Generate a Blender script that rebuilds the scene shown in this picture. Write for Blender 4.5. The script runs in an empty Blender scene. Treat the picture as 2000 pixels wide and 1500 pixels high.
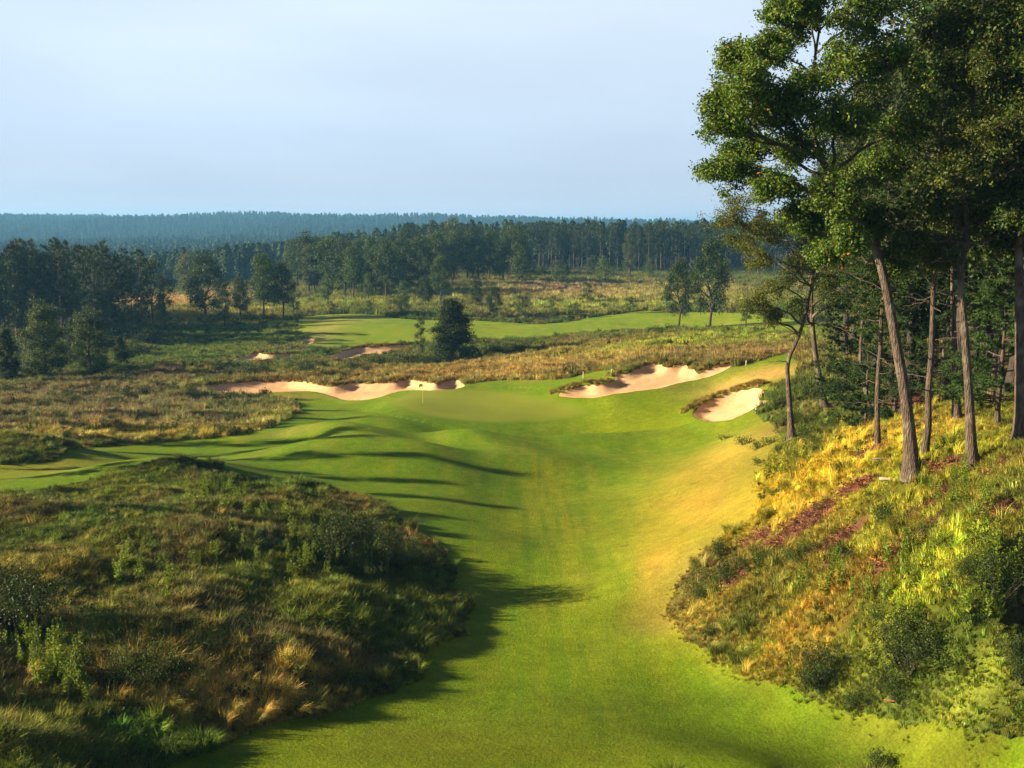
import bpy, math, random
import numpy as np

# ------------------------------------------------------------------ camera, sky, sun, exposure
S = bpy.context.scene
C = S.collection
R = math.radians
F = 2144.0            # focal length of the photograph in its own pixels (2000 x 1500)
CAMZ = 20.0
PITCH = math.atan(305.0 / F)
cd = bpy.data.cameras.new('camera')
cam = bpy.data.objects.new('camera', cd)
C.objects.link(cam)
cam.location = (0, 0, CAMZ)
cam.rotation_euler = (math.pi / 2 - PITCH, 0, 0)
cd.sensor_width = 36.0
cd.lens = 36.0 * F / 2000.0
cd.clip_start = 0.5
cd.clip_end = 20000
S.camera = cam

SUN_EL = R(20.0)
SUN_DIR = np.array([-1.0, -0.05]) / math.hypot(1.0, 0.05)      # horizontal direction towards the sun
sd_ = bpy.data.lights.new('sun', 'SUN')
sd_.energy = 5.0
sd_.angle = R(0.6)
sd_.color = (1.0, 0.80, 0.54)
sun = bpy.data.objects.new('sun', sd_)
C.objects.link(sun)
sv = (SUN_DIR[0] * math.cos(SUN_EL), SUN_DIR[1] * math.cos(SUN_EL), math.sin(SUN_EL))
from mathutils import Vector
sun.rotation_euler = Vector(sv).to_track_quat('Z', 'Y').to_euler()

W = bpy.data.worlds.new('World')
S.world = W
W.use_nodes = True
nt = W.node_tree
nt.nodes.clear()
out = nt.nodes.new('ShaderNodeOutputWorld')
bg = nt.nodes.new('ShaderNodeBackground')
sky = nt.nodes.new('ShaderNodeTexSky')
sky.sky_type = 'NISHITA'
sky.sun_disc = False
sky.sun_elevation = SUN_EL
sky.sun_rotation = math.atan2(SUN_DIR[0], SUN_DIR[1])
sky.air_density = 0.4
sky.dust_density = 0.3
sky.ozone_density = 1.5
# thin high haze lying over the blue sky, thicker towards the ground
tc = nt.nodes.new('ShaderNodeTexCoord')
sep = nt.nodes.new('ShaderNodeSeparateXYZ')
nt.links.new(tc.outputs['Generated'], sep.inputs[0])
ramp = nt.nodes.new('ShaderNodeValToRGB')
e = ramp.color_ramp.elements
e[0].position = 0.0
e[0].color = (4.9, 5.25, 6.0, 1)
e[1].position = 0.26
e[1].color = (5.2, 6.1, 6.9, 1)
e2 = ramp.color_ramp.elements.new(0.08)
e2.color = (4.05, 4.9, 5.95, 1)
e3 = ramp.color_ramp.elements.new(0.03)
e3.color = (4.1, 4.75, 5.7, 1)
nt.links.new(sep.outputs['Z'], ramp.inputs[0])
mp = nt.nodes.new('ShaderNodeMapping')
mp.inputs['Scale'].default_value = (1.2, 1.2, 4.5)
nt.links.new(tc.outputs['Generated'], mp.inputs[0])
ns = nt.nodes.new('ShaderNodeTexNoise')
ns.inputs['Scale'].default_value = 1.6
ns.inputs['Detail'].default_value = 5
nt.links.new(mp.outputs[0], ns.inputs['Vector'])
mr = nt.nodes.new('ShaderNodeMapRange')
mr.inputs[1].default_value = 0.35
mr.inputs[2].default_value = 0.7
mr.inputs[3].default_value = 0.91
mr.inputs[4].default_value = 1.08
nt.links.new(ns.outputs[0], mr.inputs[0])
mul = nt.nodes.new('ShaderNodeVectorMath')
mul.operation = 'SCALE'
nt.links.new(ramp.outputs[0], mul.inputs[0])
nt.links.new(mr.outputs[0], mul.inputs['Scale'])
mixf = nt.nodes.new('ShaderNodeMapRange')       # share of haze over clear sky, by height
mixf.inputs[1].default_value = 0.21
mixf.inputs[2].default_value = 0.38
mixf.inputs[3].default_value = 0.95
mixf.inputs[4].default_value = 0.0
nt.links.new(sep.outputs['Z'], mixf.inputs[0])
mx = nt.nodes.new('ShaderNodeMix')
mx.data_type = 'RGBA'
nt.links.new(mixf.outputs[0], mx.inputs['Factor'])
nt.links.new(sky.outputs[0], mx.inputs[6])
nt.links.new(mul.outputs[0], mx.inputs[7])
nt.links.new(mx.outputs[2], bg.inputs[0])
bg.inputs[1].default_value = 0.05
nt.links.new(bg.outputs[0], out.inputs[0])

S.view_settings.view_transform = 'Standard'
S.view_settings.look = 'None'
S.view_settings.exposure = 1.7
S.view_settings.gamma = 1.0
S.cycles.volume_bounces = 1
S.cycles.max_bounces = 6
S.cycles.transparent_max_bounces = 4

# ------------------------------------------------------------------ helpers
def hsh(ix, iy, seed):
    h = (ix.astype(np.int64) * 374761393 + iy.astype(np.int64) * 668265263 + seed * 974634777) & 0xffffffff
    h = ((h ^ (h >> 13)) * 1274126177) & 0xffffffff
    h = (h ^ (h >> 16)) & 0xffffffff
    return h / 4294967295.0

def vnoise(x, y, seed):
    ix = np.floor(x); iy = np.floor(y)
    fx = x - ix; fy = y - iy
    fx = fx * fx * (3 - 2 * fx); fy = fy * fy * (3 - 2 * fy)
    a = hsh(ix, iy, seed); b = hsh(ix + 1, iy, seed)
    c = hsh(ix, iy + 1, seed); d = hsh(ix + 1, iy + 1, seed)
    return (a * (1 - fx) + b * fx) * (1 - fy) + (c * (1 - fx) + d * fx) * fy

def fbm(x, y, scale, seed, octs=4, gain=0.5):
    """roughly 0..1"""
    x = np.asarray(x, float) / scale; y = np.asarray(y, float) / scale
    s = 0; a = 1; t = 0
    for o in range(octs):
        s = s + a * vnoise(x + 17.3 * o, y - 9.1 * o, seed + o); t += a
        a *= gain; x = x * 2.03; y = y * 2.03
    return s / t

def sstep(a, b, x):
    t = np.clip((x - a) / (b - a), 0, 1)
    return t * t * (3 - 2 * t)

def tag(o, label=None, cat=None, group=None, kind=None):
    if label: o['label'] = label
    if cat: o['category'] = cat
    if group: o['group'] = group
    if kind: o['kind'] = kind
    return o

def link(name, data, mat=None, parent=None):
    o = bpy.data.objects.new(name, data)
    C.objects.link(o)
    if mat is not None and data is not None and not data.materials:
        data.materials.append(mat)
    if parent is not None: o.parent = parent
    return o

def mesh_np(name, verts, faces, cols=None, smooth=False, mat=None):
    """faces: array (n,3), (n,4) or a list of such arrays"""
    verts = np.asarray(verts, np.float32)
    if isinstance(faces, np.ndarray): faces = [faces]
    faces = [f for f in faces if len(f)]
    me = bpy.data.meshes.new(name)
    me.vertices.add(len(verts))
    me.vertices.foreach_set('co', verts.ravel())
    loops = np.concatenate([f.ravel() for f in faces]).astype(np.int32)
    totals = np.concatenate([np.full(len(f), f.shape[1], np.int32) for f in faces])
    starts = np.concatenate([[0], np.cumsum(totals)[:-1]]).astype(np.int32)
    me.loops.add(len(loops))
    me.loops.foreach_set('vertex_index', loops)
    me.polygons.add(len(totals))
    me.polygons.foreach_set('loop_start', starts)
    me.polygons.foreach_set('loop_total', totals)
    me.polygons.foreach_set('use_smooth', np.full(len(totals), smooth, bool))
    if cols is not None:
        a = me.attributes.new('Col', 'FLOAT_COLOR', 'POINT')
        c4 = np.ones((len(verts), 4), np.float32); c4[:, :3] = cols
        a.data.foreach_set('color', c4.ravel())
    me.update(calc_edges=True)
    if mat: me.materials.append(mat)
    return me

def pxray(u, v):
    """direction (x, y, z) with y-forward ground coordinates of the ray through a photograph pixel"""
    u = np.asarray(u, float); v = np.asarray(v, float)
    a = (u - 1000) / F; b = (750 - v) / F
    cp, sp = math.cos(PITCH), math.sin(PITCH)
    return a, cp + b * sp, -sp + b * cp

def at_z(u, v, z):
    dx, dy, dz = pxray(u, v)
    t = (z - CAMZ) / dz
    return dx * t, dy * t

def at_y(u, v, y):
    dx, dy, dz = pxray(u, v)
    t = y / dy
    return np.array([dx * t, y, CAMZ + dz * t])

# ------------------------------------------------------------------ terrain heights
CP = """
-250 1500 6.9|0 1500 6.2|300 1500 4.45|700 1500 4.2|1100 1500 4.1|1500 1500 4.2|2000 1500 4.7|2300 1500 6.2
0 1400 5.8|400 1400 4.1|700 1400 3.6|1200 1400 3.5|1700 1420 4.1|2000 1380 5.4|2300 1380 6.6
0 1300 5.7|400 1300 4.4|700 1290 3.35|900 1300 2.7|1200 1300 2.7|1400 1300 3.0|1600 1300 4.8|1800 1300 6.2|2000 1300 6.9|-250 1300 7
0 1200 5.6|400 1200 4.3|700 1200 3.1|850 1210 2.4|950 1200 2.0|1200 1200 2.0|1300 1200 2.3|1450 1200 4.2|1600 1200 6|1800 1200 7.6|2000 1200 8.4|2250 1200 9.4
0 1100 5.4|400 1100 4.7|650 1100 3.4|800 1100 2.45|900 1100 1.9|1050 1100 1.6|1200 1100 1.8|1350 1100 3.4|1500 1100 5.3|1700 1100 7.5|2000 1100 9.5|-250 1100 6
0 1000 4.9|400 1000 4.9|620 1000 3.5|740 1010 2.7|850 1000 1.7|1050 1000 1.2|1250 1000 1.8|1400 1000 4.1|1550 1000 6.4|1750 1000 8.8|2000 1000 10.6|-250 1000 5
0 958 4.1|200 962 4.1|500 965 3.9|620 948 2.3|800 950 1.3|1000 950 1.0|1200 950 1.3|1350 940 3.2
0 905 2.4|200 905 2.3|500 915 1.9|700 905 1.4|900 905 1.2|1000 900 0.9|1200 900 1.0|1350 890 2.2|1480 900 4.7|1600 900 7.2|1783 925 10.3|1900 915 10.9|2000 880 11.6|-250 905 2.6|2250 900 12.2
0 870 2.0|300 865 1.8|540 838 1.5|700 850 1.2|850 860 0.9|1000 850 0.7|1200 850 0.9|1330 850 1.4|1440 848 2.7|1547 855 6.0|1715 875 9.3|1805 895 10.3|1995 860 11.8
-250 800 1.6|0 800 1.7|300 800 1.6|540 805 1.5|640 800 0.8|720 805 1.0|760 795 1.5|950 830 0.9|950 800 1.3|1150 805 1.4|1300 800 1.9|1400 826 2.6|1430 800 3.0|1490 765 4.2|1560 800 5.4
1612 795 5.4|1635 780 5.8|1705 815 8.0|1870 825 10.6|1935 790 11.0|1835 770 9.4|2200 800 12.5|2000 740 10
826 787 1.55|1000 760 2.2|1100 790 1.75|850 764 1.9|1050 745 2.5
0 750 1.2|300 750 0.8|450 767 0.6|560 775 0.6|640 778 0.6|600 750 1.1|800 750 1.6|905 752 2.0|1100 772 2.5|1200 771 2.8|1280 762 3.2|1250 722 4.5|1400 718 5.2|1400 742 4.0|1500 742 4.9|1560 750 5.5|1700 740 7
0 720 0.4|250 710 -0.2|450 705 0|650 720 0.5|700 700 0.1|880 705 0.3|1000 700 1.6|1200 690 3.4|1300 670 4.4|1450 665 5.0|1560 680 5.6|-250 740 1
1150 668 3.2|1250 656 4.2|1450 650 4.9|1030 680 2.0|1560 650 5.4|1700 670 6.5|1900 690 8
1250 646 1.2|1400 630 1.2|1100 655 0.6|950 665 0.0|700 660 -0.2|620 680 -0.5|600 640 0.3|800 640 0.4|1000 640 0.5|700 615 0.6|1300 615 1.5|1500 622 2.0|1700 620 3
450 640 0|300 640 -0.4|100 650 0|300 680 -0.5|500 680 -0.3|-200 650 0
400 605 -1|200 600 -1.5|0 600 -1.5|620 600 0|900 600 1|1200 600 1.5|1600 600 3
700 575 1.5|700 548 3|900 560 2.5|1200 560 2|1000 542 3|1400 560 2.5|600 560 1|1100 537 2.8|1400 532 2.3
"""
FAR = """
0 330 -3|200 330 -4|400 330 -3|0 600 -14|250 600 -14|450 600 -12|620 560 -4|800 560 1|1000 560 2|1300 560 2|1800 560 4|2300 560 6|-300 600 -14
0 900 -14|500 900 -14|1000 900 -8|1800 900 0
0 1400 -10|500 1400 -10|1000 1400 -8|1800 1400 -6
0 1900 0|500 1900 -2|1000 1900 -4|1800 1900 -4
0 2600 35|250 2600 31|500 2600 30|750 2600 25|1000 2600 21|1200 2600 19|1400 2600 15|1800 2600 14|-300 2600 36|2300 2600 12
0 3400 25|1000 3400 15|2000 3400 10|0 6500 0|1000 6500 0|2000 6500 0
1000 14 4.6|1000 22 4.4|300 16 5.5|1700 16 4.4|2400 20 5.5|-400 20 6
"""
P = []
for row in CP.replace('\n', '|').split('|'):
    if row.strip():
        u, v, z = map(float, row.split())
        x, y = at_z(u, v, z)
        P.append((math.atan2(x, y), math.log(math.hypot(x, y)), z))
for row in FAR.replace('\n', '|').split('|'):
    if row.strip():
        u, d, z = map(float, row.split())
        P.append((math.atan2((u - 1000) / F, 1.0), math.log(d), z))
P = np.array(P)
def tps_k(r2):
    return np.where(r2 > 1e-12, 0.5 * r2 * np.log(np.maximum(r2, 1e-12)), 0)
n_ = len(P)
K = tps_k((P[:, None, 0] - P[None, :, 0]) ** 2 + (P[:, None, 1] - P[None, :, 1]) ** 2)
K[np.arange(n_), np.arange(n_)] += 2e-4
A = np.zeros((n_ + 3, n_ + 3))
A[:n_, :n_] = K
A[:n_, n_] = 1; A[:n_, n_ + 1:] = P[:, :2]
A[n_, :n_] = 1; A[n_ + 1:, :n_] = P[:, :2].T
wts = np.linalg.solve(A, np.concatenate([P[:, 2], np.zeros(3)]))
def tps(a, b):
    o = np.empty(a.shape); af = a.ravel(); bf = b.ravel(); of = o.ravel()
    for s in range(0, len(af), 20000):
        aa = af[s:s + 20000]; bb = bf[s:s + 20000]
        k = tps_k((aa[:, None] - P[None, :, 0]) ** 2 + (bb[:, None] - P[None, :, 1]) ** 2)
        of[s:s + 20000] = k @ wts[:n_] + wts[n_] + wts[n_ + 1] * aa + wts[n_ + 2] * bb
    return of.reshape(a.shape)

dense = np.arange(-27.0, 27.001, 0.08)
side = [27.0]; st = 0.12
while side[-1] < 176:
    st = min(st * 1.12, 3.0); side.append(side[-1] + st)
side = np.array(side[1:]); side = side[side < 178.5]
AZ = np.radians(np.concatenate([-side[::-1], dense, side]))
inner = 3.0 * 1.06 ** np.arange(0, 35); inner = inner[inner < 22]
fine = [22.0]
while fine[-1] < 500: fine.append(fine[-1] * 1.0046)
outer = [fine[-1] * 1.006]
while outer[-1] < 7500: outer.append(outer[-1] * 1.016)
RR = np.concatenate([inner, fine, outer])
LR = np.log(RR)
ga, gb = np.meshgrid(AZ, LR)                  # rows: distance, columns: azimuth
GX = np.sin(ga) * np.exp(gb); GY = np.cos(ga) * np.exp(gb)
az_c = np.clip(ga, R(-42), R(42))
# far from the view the heights change slowly: evaluate on a coarse lattice there
Z = tps(az_c[:, ::3], gb[:, ::3])
Zf = np.empty_like(GX)
for i in range(len(RR)):
    Zf[i] = np.interp(AZ, AZ[::3], Z[i])
back = sstep(R(60), R(130), np.abs(ga))
Z = Zf * (1 - back) + back * 5.0
Z = np.clip(Z, -18, 45)

NAZ, NR = len(AZ), len(RR)
def gidx(x, y):
    a = np.arctan2(x, y); b = np.log(np.maximum(np.hypot(x, y), 3.001))
    fa = np.interp(a, AZ, np.arange(NAZ)); fb = np.interp(b, LR, np.arange(NR))
    ia = np.minimum(fa.astype(int), NAZ - 2); ib = np.minimum(fb.astype(int), NR - 2)
    return ia, ib, fa - ia, fb - ib
def gsample(G, x, y):
    x = np.asarray(x, float); y = np.asarray(y, float)
    ia, ib, fa, fb = gidx(x, y)
    if G.ndim == 3: fa = fa[..., None]; fb = fb[..., None]
    return (G[ib, ia] * (1 - fa) + G[ib, ia + 1] * fa) * (1 - fb) + (G[ib + 1, ia] * (1 - fa) + G[ib + 1, ia + 1] * fa) * fb

MARCH = np.exp(np.linspace(math.log(9), math.log(5000), 1800))
def hit(u, v, G=None):
    """first meeting of the ray through a photograph pixel with the ground"""
    G = Z if G is None else G
    dx, dy, dz = pxray(u, v)
    t = MARCH / dy
    x = dx * t; y = dy * t; z = CAMZ + dz * t
    d = z - gsample(G, x, y)
    neg = np.nonzero(d < 0)[0]
    if len(neg) == 0 or neg[0] == 0: return np.array([x[600], y[600], gsample(G, x[600:601], y[600:601])[0]])
    i = neg[0]; f = d[i - 1] / (d[i - 1] - d[i])
    X = x[i - 1] + f * (x[i] - x[i - 1]); Y = y[i - 1] + f * (y[i] - y[i - 1])
    return np.array([X, Y, gsample(G, np.array([X]), np.array([Y]))[0]])
def gz(x, y):
    return float(gsample(Z, np.array([x]), np.array([y]))[0])

# broad swells and mounds of the ground (pixel of the centre, height, half widths in metres)
Zbase = Z.copy()
for (u, v, amp, sx, sy, rot) in [
    (330, 938, 1.55, 4.6, 2.6, 0.1), (420, 925, 0.7, 3.0, 2.4, 0.0), (-10, 905, 2.0, 6.0, 3.2, 0.0),
    (1000, 872, 0.7, 13, 2.2, 0.05), (880, 856, -0.6, 9, 2.4, -0.1), (820, 905, 0.55, 9, 2.2, -0.15),
    (690, 885, 0.55, 3.5, 5, 0.1), (800, 930, 0.5, 4, 4, 0), (610, 905, 0.5, 4, 3.5, 0), (930, 885, 0.45, 4, 3, 0), (1080, 905, 0.35, 4, 3, 0), (740, 840, 0.45, 4, 4, 0), (850, 985, 0.35, 3, 4, 0), (950, 1060, 0.3, 2.5, 4, 0), (620, 850, 0.45, 6, 4, -0.3), (700, 925, 0.35, 7, 3, -0.1), (1150, 845, -0.35, 10, 3, 0.1), (780, 790, 0.25, 3, 5, 0),
    (1250, 865, 0.3, 9, 3, 0.1), (540, 880, -0.3, 9, 3, -0.1), (720, 640, 1.0, 16, 10, 0.0), (780, 632, -0.6, 14, 5, 0),
    (860, 800, 0.15, 6, 5, 0.2), (1200, 1130, 0.25, 2.5, 8, 0), (480, 1060, 0.5, 4, 4, 0), (150, 1180, 0.6, 5, 4, 0),
    (560, 1200, 0.5, 3, 3, 0), (300, 1320, 0.4, 3, 3, 0), (1550, 1180, 0.3, 3, 3, 0), (1380, 1095, 0.5, 2.2, 3.2, 0.4)]:
    if 840 < v < 995 and 560 < u < 1260: amp *= 1.7
    x, y, _ = hit(u, v, Zbase)
    c, s = math.cos(rot), math.sin(rot)
    X = (GX - x) * c + (GY - y) * s; Y = -(GX - x) * s + (GY - y) * c
    Z = Z + amp * np.exp(-0.5 * ((X / sx) ** 2 + (Y / sy) ** 2))

# ------------------------------------------------------------------ outlines on the ground
def spline(pts, k=6):
    p = np.array(pts, float); n = len(p); o = []
    for i in range(n):
        a, b, c, d = p[i - 1], p[i], p[(i + 1) % n], p[(i + 2) % n]
        for j in range(k):
            t = j / k
            o.append(0.5 * (2 * b + (c - a) * t + (2 * a - 5 * b + 4 * c - d) * t * t + (-a + 3 * b - 3 * c + d) * t ** 3))
    return np.array(o)
def outline(txt, k=5):
    pts = [tuple(map(float, q.split(','))) for q in txt.split()]
    sp = spline(pts, k)
    return np.array([hit(u, v)[:2] for u, v in sp])
def sdist(poly, X, Y, margin=12.0):
    """signed distance to a closed outline, positive inside"""
    o = np.full(X.shape, -margin)
    m = (X > poly[:, 0].min() - margin) & (X < poly[:, 0].max() + margin) & (Y > poly[:, 1].min() - margin) & (Y < poly[:, 1].max() + margin)
    x = X[m]; y = Y[m]
    best = np.full(x.shape, 1e9); ins = np.zeros(x.shape, bool)
    n = len(poly)
    for i in range(n):
        ax, ay = poly[i]; bx, by = poly[(i + 1) % n]
        ex, ey = bx - ax, by - ay; L = ex * ex + ey * ey
        if L < 1e-9: continue
        t = np.clip(((x - ax) * ex + (y - ay) * ey) / L, 0, 1)
        best = np.minimum(best, (x - ax - t * ex) ** 2 + (y - ay - t * ey) ** 2)
        cr = (ay > y) != (by > y)
        ins ^= cr & (x < ex * (y - ay) / (ey if abs(ey) > 1e-12 else 1e-12) + ax)
    d = np.minimum(np.sqrt(best), margin)
    o[m] = np.where(ins, d, -d)
    return o

PO = {}
PO['fairway'] = outline("280,1560 380,1475 480,1425 620,1385 740,1345 830,1310 862,1262 905,1240 915,1205 893,1150 855,1085 800,1033 740,992 690,967 620,950 540,940 470,925 430,905 "
    "330,893 200,930 110,948 0,966 -300,980 -300,905 60,905 130,880 230,872 330,862 450,850 520,835 572,812 582,792 540,780 470,774 420,768 520,764 600,760 700,776 "
    "770,762 880,757 930,747 1010,742 1090,742 1140,728 1200,722 1250,735 1330,742 1420,722 1500,700 1545,690 1560,730 1500,760 1470,800 1500,825 1525,850 1500,890 1475,940 1485,985 1450,1035 1395,1062 1345,1110 "
    "1318,1155 1308,1195 1345,1240 1400,1283 1470,1315 1560,1350 1650,1380 1760,1405 1900,1430 2150,1455 2150,1530 1700,1530 1400,1550 1050,1560 800,1570", 4)
_fw = PO['fairway']
PO['fairway_far'] = outline("585,622 655,614 720,614 809,624 924,626 1040,633 1100,630 1160,620 1245,609 1297,609 1437,612 1540,622 1600,640 1574,653 1480,647 1385,643 1245,647 1150,655 1060,662 990,664 935,663 870,668 809,674 700,677 625,681 592,676 600,660 583,645", 4)
PO['green'] = outline("756,790 774,774 802,765 847,761 900,760 970,762 1022,767 1075,774 1127,785 1159,802 1145,813 1092,822 1022,827 952,828 882,822 830,813 785,802")
PO['green_far'] = outline("672,657 680,646 720,638 800,639 850,648 845,664 780,671 700,671")
SAND = {
 'b_left': "375,758 455,752 560,746 595,749 630,755 655,757 690,752 725,752 770,750 795,746 826,748 851,752 875,746 900,746 907,755 882,761 854,763 795,763 767,767 746,774 718,780 690,781 665,778 630,768 602,764 550,767 455,769 410,765",
 'b_mid': "620,702 655,692 690,682 725,680 767,678 802,675 797,681 763,688 746,692 707,697 672,703 640,706",
 'b_far': "444,709 472,697 504,691 525,696 581,692 574,698 518,703 469,709",
 'b_tiny': "584,670 595,664 616,665 609,671 595,673",
 'b_big': "1094,771 1140,758 1175,757 1199,746 1203,736 1224,732 1245,724 1266,717 1290,714 1304,720 1336,714 1343,721 1357,724 1364,730 1385,724 1420,715 1428,717 1413,725 1378,738 1332,747 1287,759 1224,767 1168,775 1140,777 1105,775",
 'b_right': "1352,811 1364,799 1385,788 1416,776 1448,766 1486,759 1488,770 1483,781 1506,782 1490,789 1465,803 1441,815 1420,822 1385,824 1364,819"}
for k_, t_ in SAND.items(): PO[k_] = outline(t_)
near = (GY > 15) & (GY < 420)
SD = {k_: sdist(p_, GX, GY, 14.0 if k_.startswith('fair') else 5.0) for k_, p_ in PO.items()}
# the first sheet reaches a little behind the camera's foot, so the mown valley goes on out of the picture
sd_fw = SD['fairway']
sd_sand = np.max([SD[k_] for k_ in SAND], axis=0)
mown = np.maximum(sd_fw, SD['fairway_far'])
# bunkers are dug into the slope, with a raised lip on the uphill side
FARS = np.zeros_like(Z)
for k_ in SAND:
    s_ = SD[k_]
    dep = {'b_left': 0.55, 'b_mid': 0.6, 'b_far': 0.4, 'b_tiny': 0.4, 'b_big': 0.45, 'b_right': 0.55}[k_]
    s_up = sdist(PO[k_], GX, GY + 0.8, 5.0); s_dn = sdist(PO[k_], GX, GY - 0.8, 5.0)
    farside = sstep(0.2, 1.2, s_dn - s_up)
    Z = Z - dep * sstep(0.0, 1.3, s_) * np.where(s_ > 0, 1, 0)
    FARS = np.where(s_ > -1.6, farside, FARS)
    lip = np.exp(-(np.minimum(s_ + 0.3, 0) / 0.9) ** 2) * sstep(0.45, -0.3, s_)
    Z = Z + lip * (0.05 + 0.38 * farside) * (0.7 + 0.6 * fbm(GX, GY, 4.0, 31, 2))
    Z = Z + np.where(s_ > 0, (fbm(GX, GY, 1.6, 77, 3) - 0.5) * 0.10, 0) * sstep(0, 1, s_)
# hummocks of the unmown ground
swale = 0.27 * np.sin(((0.77 * GX + 0.64 * GY) + 3.0 * fbm(GX, GY, 12, 700, 2)) * 2 * math.pi / 9.5)
swale = swale * np.exp(-((GX + 9) / 13.0) ** 2 - ((GY - 96) / 15.0) ** 2) * sstep(0, 4, sd_fw) * sstep(-0.5, -5, SD['green']) * sstep(0, -4, sd_sand)
Z = Z + swale
rough = sstep(0.3, 2.5, -mown) * sstep(0.2, 1.2, -sd_sand)
rr = np.hypot(GX, GY)
Z = Z + rough * (fbm(GX, GY, 6.5, 8, 2) - 0.5) * 1.0 * sstep(110, 80, rr) * sstep(0.5, 4, -mown)
Z = Z + rough * ((fbm(GX, GY, 3.4, 5, 4) - 0.5) * 1.1 + (fbm(GX, GY, 1.3, 6, 2) - 0.5) * 0.35) * sstep(600, 150, rr) * (np.cos(ga) > 0)
Z = Z + rough * (fbm(GX, GY, 14.0, 9, 3) - 0.5) * 1.1 * sstep(60, 140, rr) * sstep(2500, 500, rr)
Z = Z + (1 - rough) * (fbm(GX, GY, 9.0, 12, 3) - 0.5) * 0.35 * sstep(900, 200, rr) * (SD['green'] < -2)

Z = Z + (fbm(GX, GY, 300.0, 21, 4) - 0.5) * 34 * sstep(900, 2000, rr)
# ------------------------------------------------------------------ colours of the ground cover, some darkened against the sun
def blob_w(u, v, ru, rv, soft=0.0):
    x, y, z = hit(u, v)
    d = y
    sx = ru * d / F
    p1 = hit(u, v - rv)[1]; p2 = hit(u, v + rv)[1]
    sy = max(0.6, min((p1 - p2) / 2, 0.5 * d))
    q = ((GX - x) / sx) ** 2 + ((GY - y) / sy) ** 2
    return np.exp(-q * 0.9)
def lay(col, w, c):
    return col * (1 - w[..., None]) + np.array(c) * w[..., None]
n1 = fbm(GX, GY, 9.0, 101, 4); n2 = fbm(GX, GY, 3.0, 102, 4); n3 = fbm(GX, GY, 26.0, 103, 3); n4 = fbm(GX, GY, 1.2, 104, 3)
COL = np.zeros(GX.shape + (3,)) + np.array([0.085, 0.098, 0.018])
COL = lay(COL, sstep(0.45, 0.62, n2) * 0.7, (0.050, 0.090, 0.014))
COL = lay(COL, sstep(0.52, 0.68, n1) * 0.45, (0.190, 0.130, 0.040))
COL = lay(COL, sstep(0.55, 0.7, fbm(GX, GY, 5, 120, 3)) * 0.4, (0.150, 0.090, 0.062))
# far woods floor
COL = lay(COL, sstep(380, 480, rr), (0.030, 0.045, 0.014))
GRASSY = [  # u v ru rv colour weight: stands of one kind of grass
 (250, 800, 330, 60, (0.21, 0.165, 0.085), .85), (100, 770, 200, 25, (0.20, 0.13, 0.095), .6), (300, 855, 300, 14, (0.30, 0.25, 0.045), .8), (540, 820, 60, 30, (0.30, 0.26, 0.07), .8),
 (430, 755, 160, 10, (0.17, 0.19, 0.03), .7), (330, 700, 160, 15, (0.09, 0.115, 0.022), .8), (540, 650, 60, 25, (0.17, 0.17, 0.035), .7), (430, 660, 130, 25, (0.10, 0.14, 0.02), .7),
 (300, 600, 170, 12, (0.42, 0.26, 0.11), .9), (280, 588, 90, 5, (0.55, 0.33, 0.19), .9), (450, 612, 120, 10, (0.30, 0.22, 0.06), .7),
 (900, 725, 300, 16, (0.31, 0.19, 0.06), .85), (1150, 700, 200, 25, (0.33, 0.20, 0.07), .9), (1350, 665, 230, 14, (0.24, 0.25, 0.035), .85), (1450, 690, 140, 14, (0.25, 0.15, 0.06), .8), (1520, 700, 60, 20, (0.25, 0.14, 0.055), .6),
 (700, 590, 220, 14, (0.23, 0.23, 0.035), .8), (900, 575, 200, 16, (0.17, 0.16, 0.03), .6), (1150, 570, 220, 22, (0.33, 0.23, 0.09), .8), (1100, 565, 90, 10, (0.30, 0.17, 0.12), .6), (1350, 575, 170, 14, (0.26, 0.21, 0.06), .6), (1150, 600, 170, 8, (0.26, 0.26, 0.04), .7),
 (1200, 600, 160, 6, (0.25, 0.26, 0.04), .5), (1500, 590, 90, 12, (0.20, 0.20, 0.03), .6),
 (450, 1350, 190, 50, (0.36, 0.23, 0.07), .75), (220, 1385, 260, 25, (0.28, 0.19, 0.055), .75), (590, 1310, 60, 25, (0.36, 0.24, 0.07), .7), (500, 1040, 120, 30, (0.16, 0.10, 0.07), .45), (60, 1090, 160, 40, (0.14, 0.10, 0.04), .4), (750, 1240, 110, 50, (0.06, 0.11, 0.015), .6), (560, 1130, 120, 40, (0.10, 0.12, 0.02), .5), (250, 1150, 160, 50, (0.10, 0.115, 0.02), .5),
 (250, 960, 120, 20, (0.16, 0.16, 0.03), .7), (420, 920, 70, 14, (0.05, 0.05, 0.02), .7), (560, 1180, 80, 25, (0.17, 0.17, 0.03), .6), (820, 1210, 80, 40, (0.13, 0.16, 0.025), .7), (280, 1440, 160, 40, (0.06, 0.12, 0.015), .8), (50, 1430, 100, 50, (0.16, 0.14, 0.03), .6),
 (1600, 900, 230, 60, (0.34, 0.27, 0.02), .85), (1550, 960, 120, 40, (0.36, 0.27, 0.02), .7), (1850, 880, 150, 50, (0.22, 0.25, 0.015), .7), (1750, 1000, 200, 50, (0.20, 0.21, 0.02), .7),
 (1850, 1080, 180, 60, (0.24, 0.27, 0.02), .8), (1550, 1215, 190, 35, (0.34, 0.22, 0.03), .85), (1600, 1260, 140, 25, (0.30, 0.21, 0.03), .6), (1900, 1350, 160, 60, (0.19, 0.23, 0.025), .8), (1450, 1290, 90, 25, (0.08, 0.13, 0.015), .7), (1400, 1170, 70, 30, (0.28, 0.22, 0.03), .6),
]
for (u, v, ru, rv, c, w) in GRASSY:
    g = blob_w(u, v, ru, rv) * w
    COL = lay(COL, np.clip(g * (0.55 + 0.9 * n2), 0, 1), c)
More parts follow.
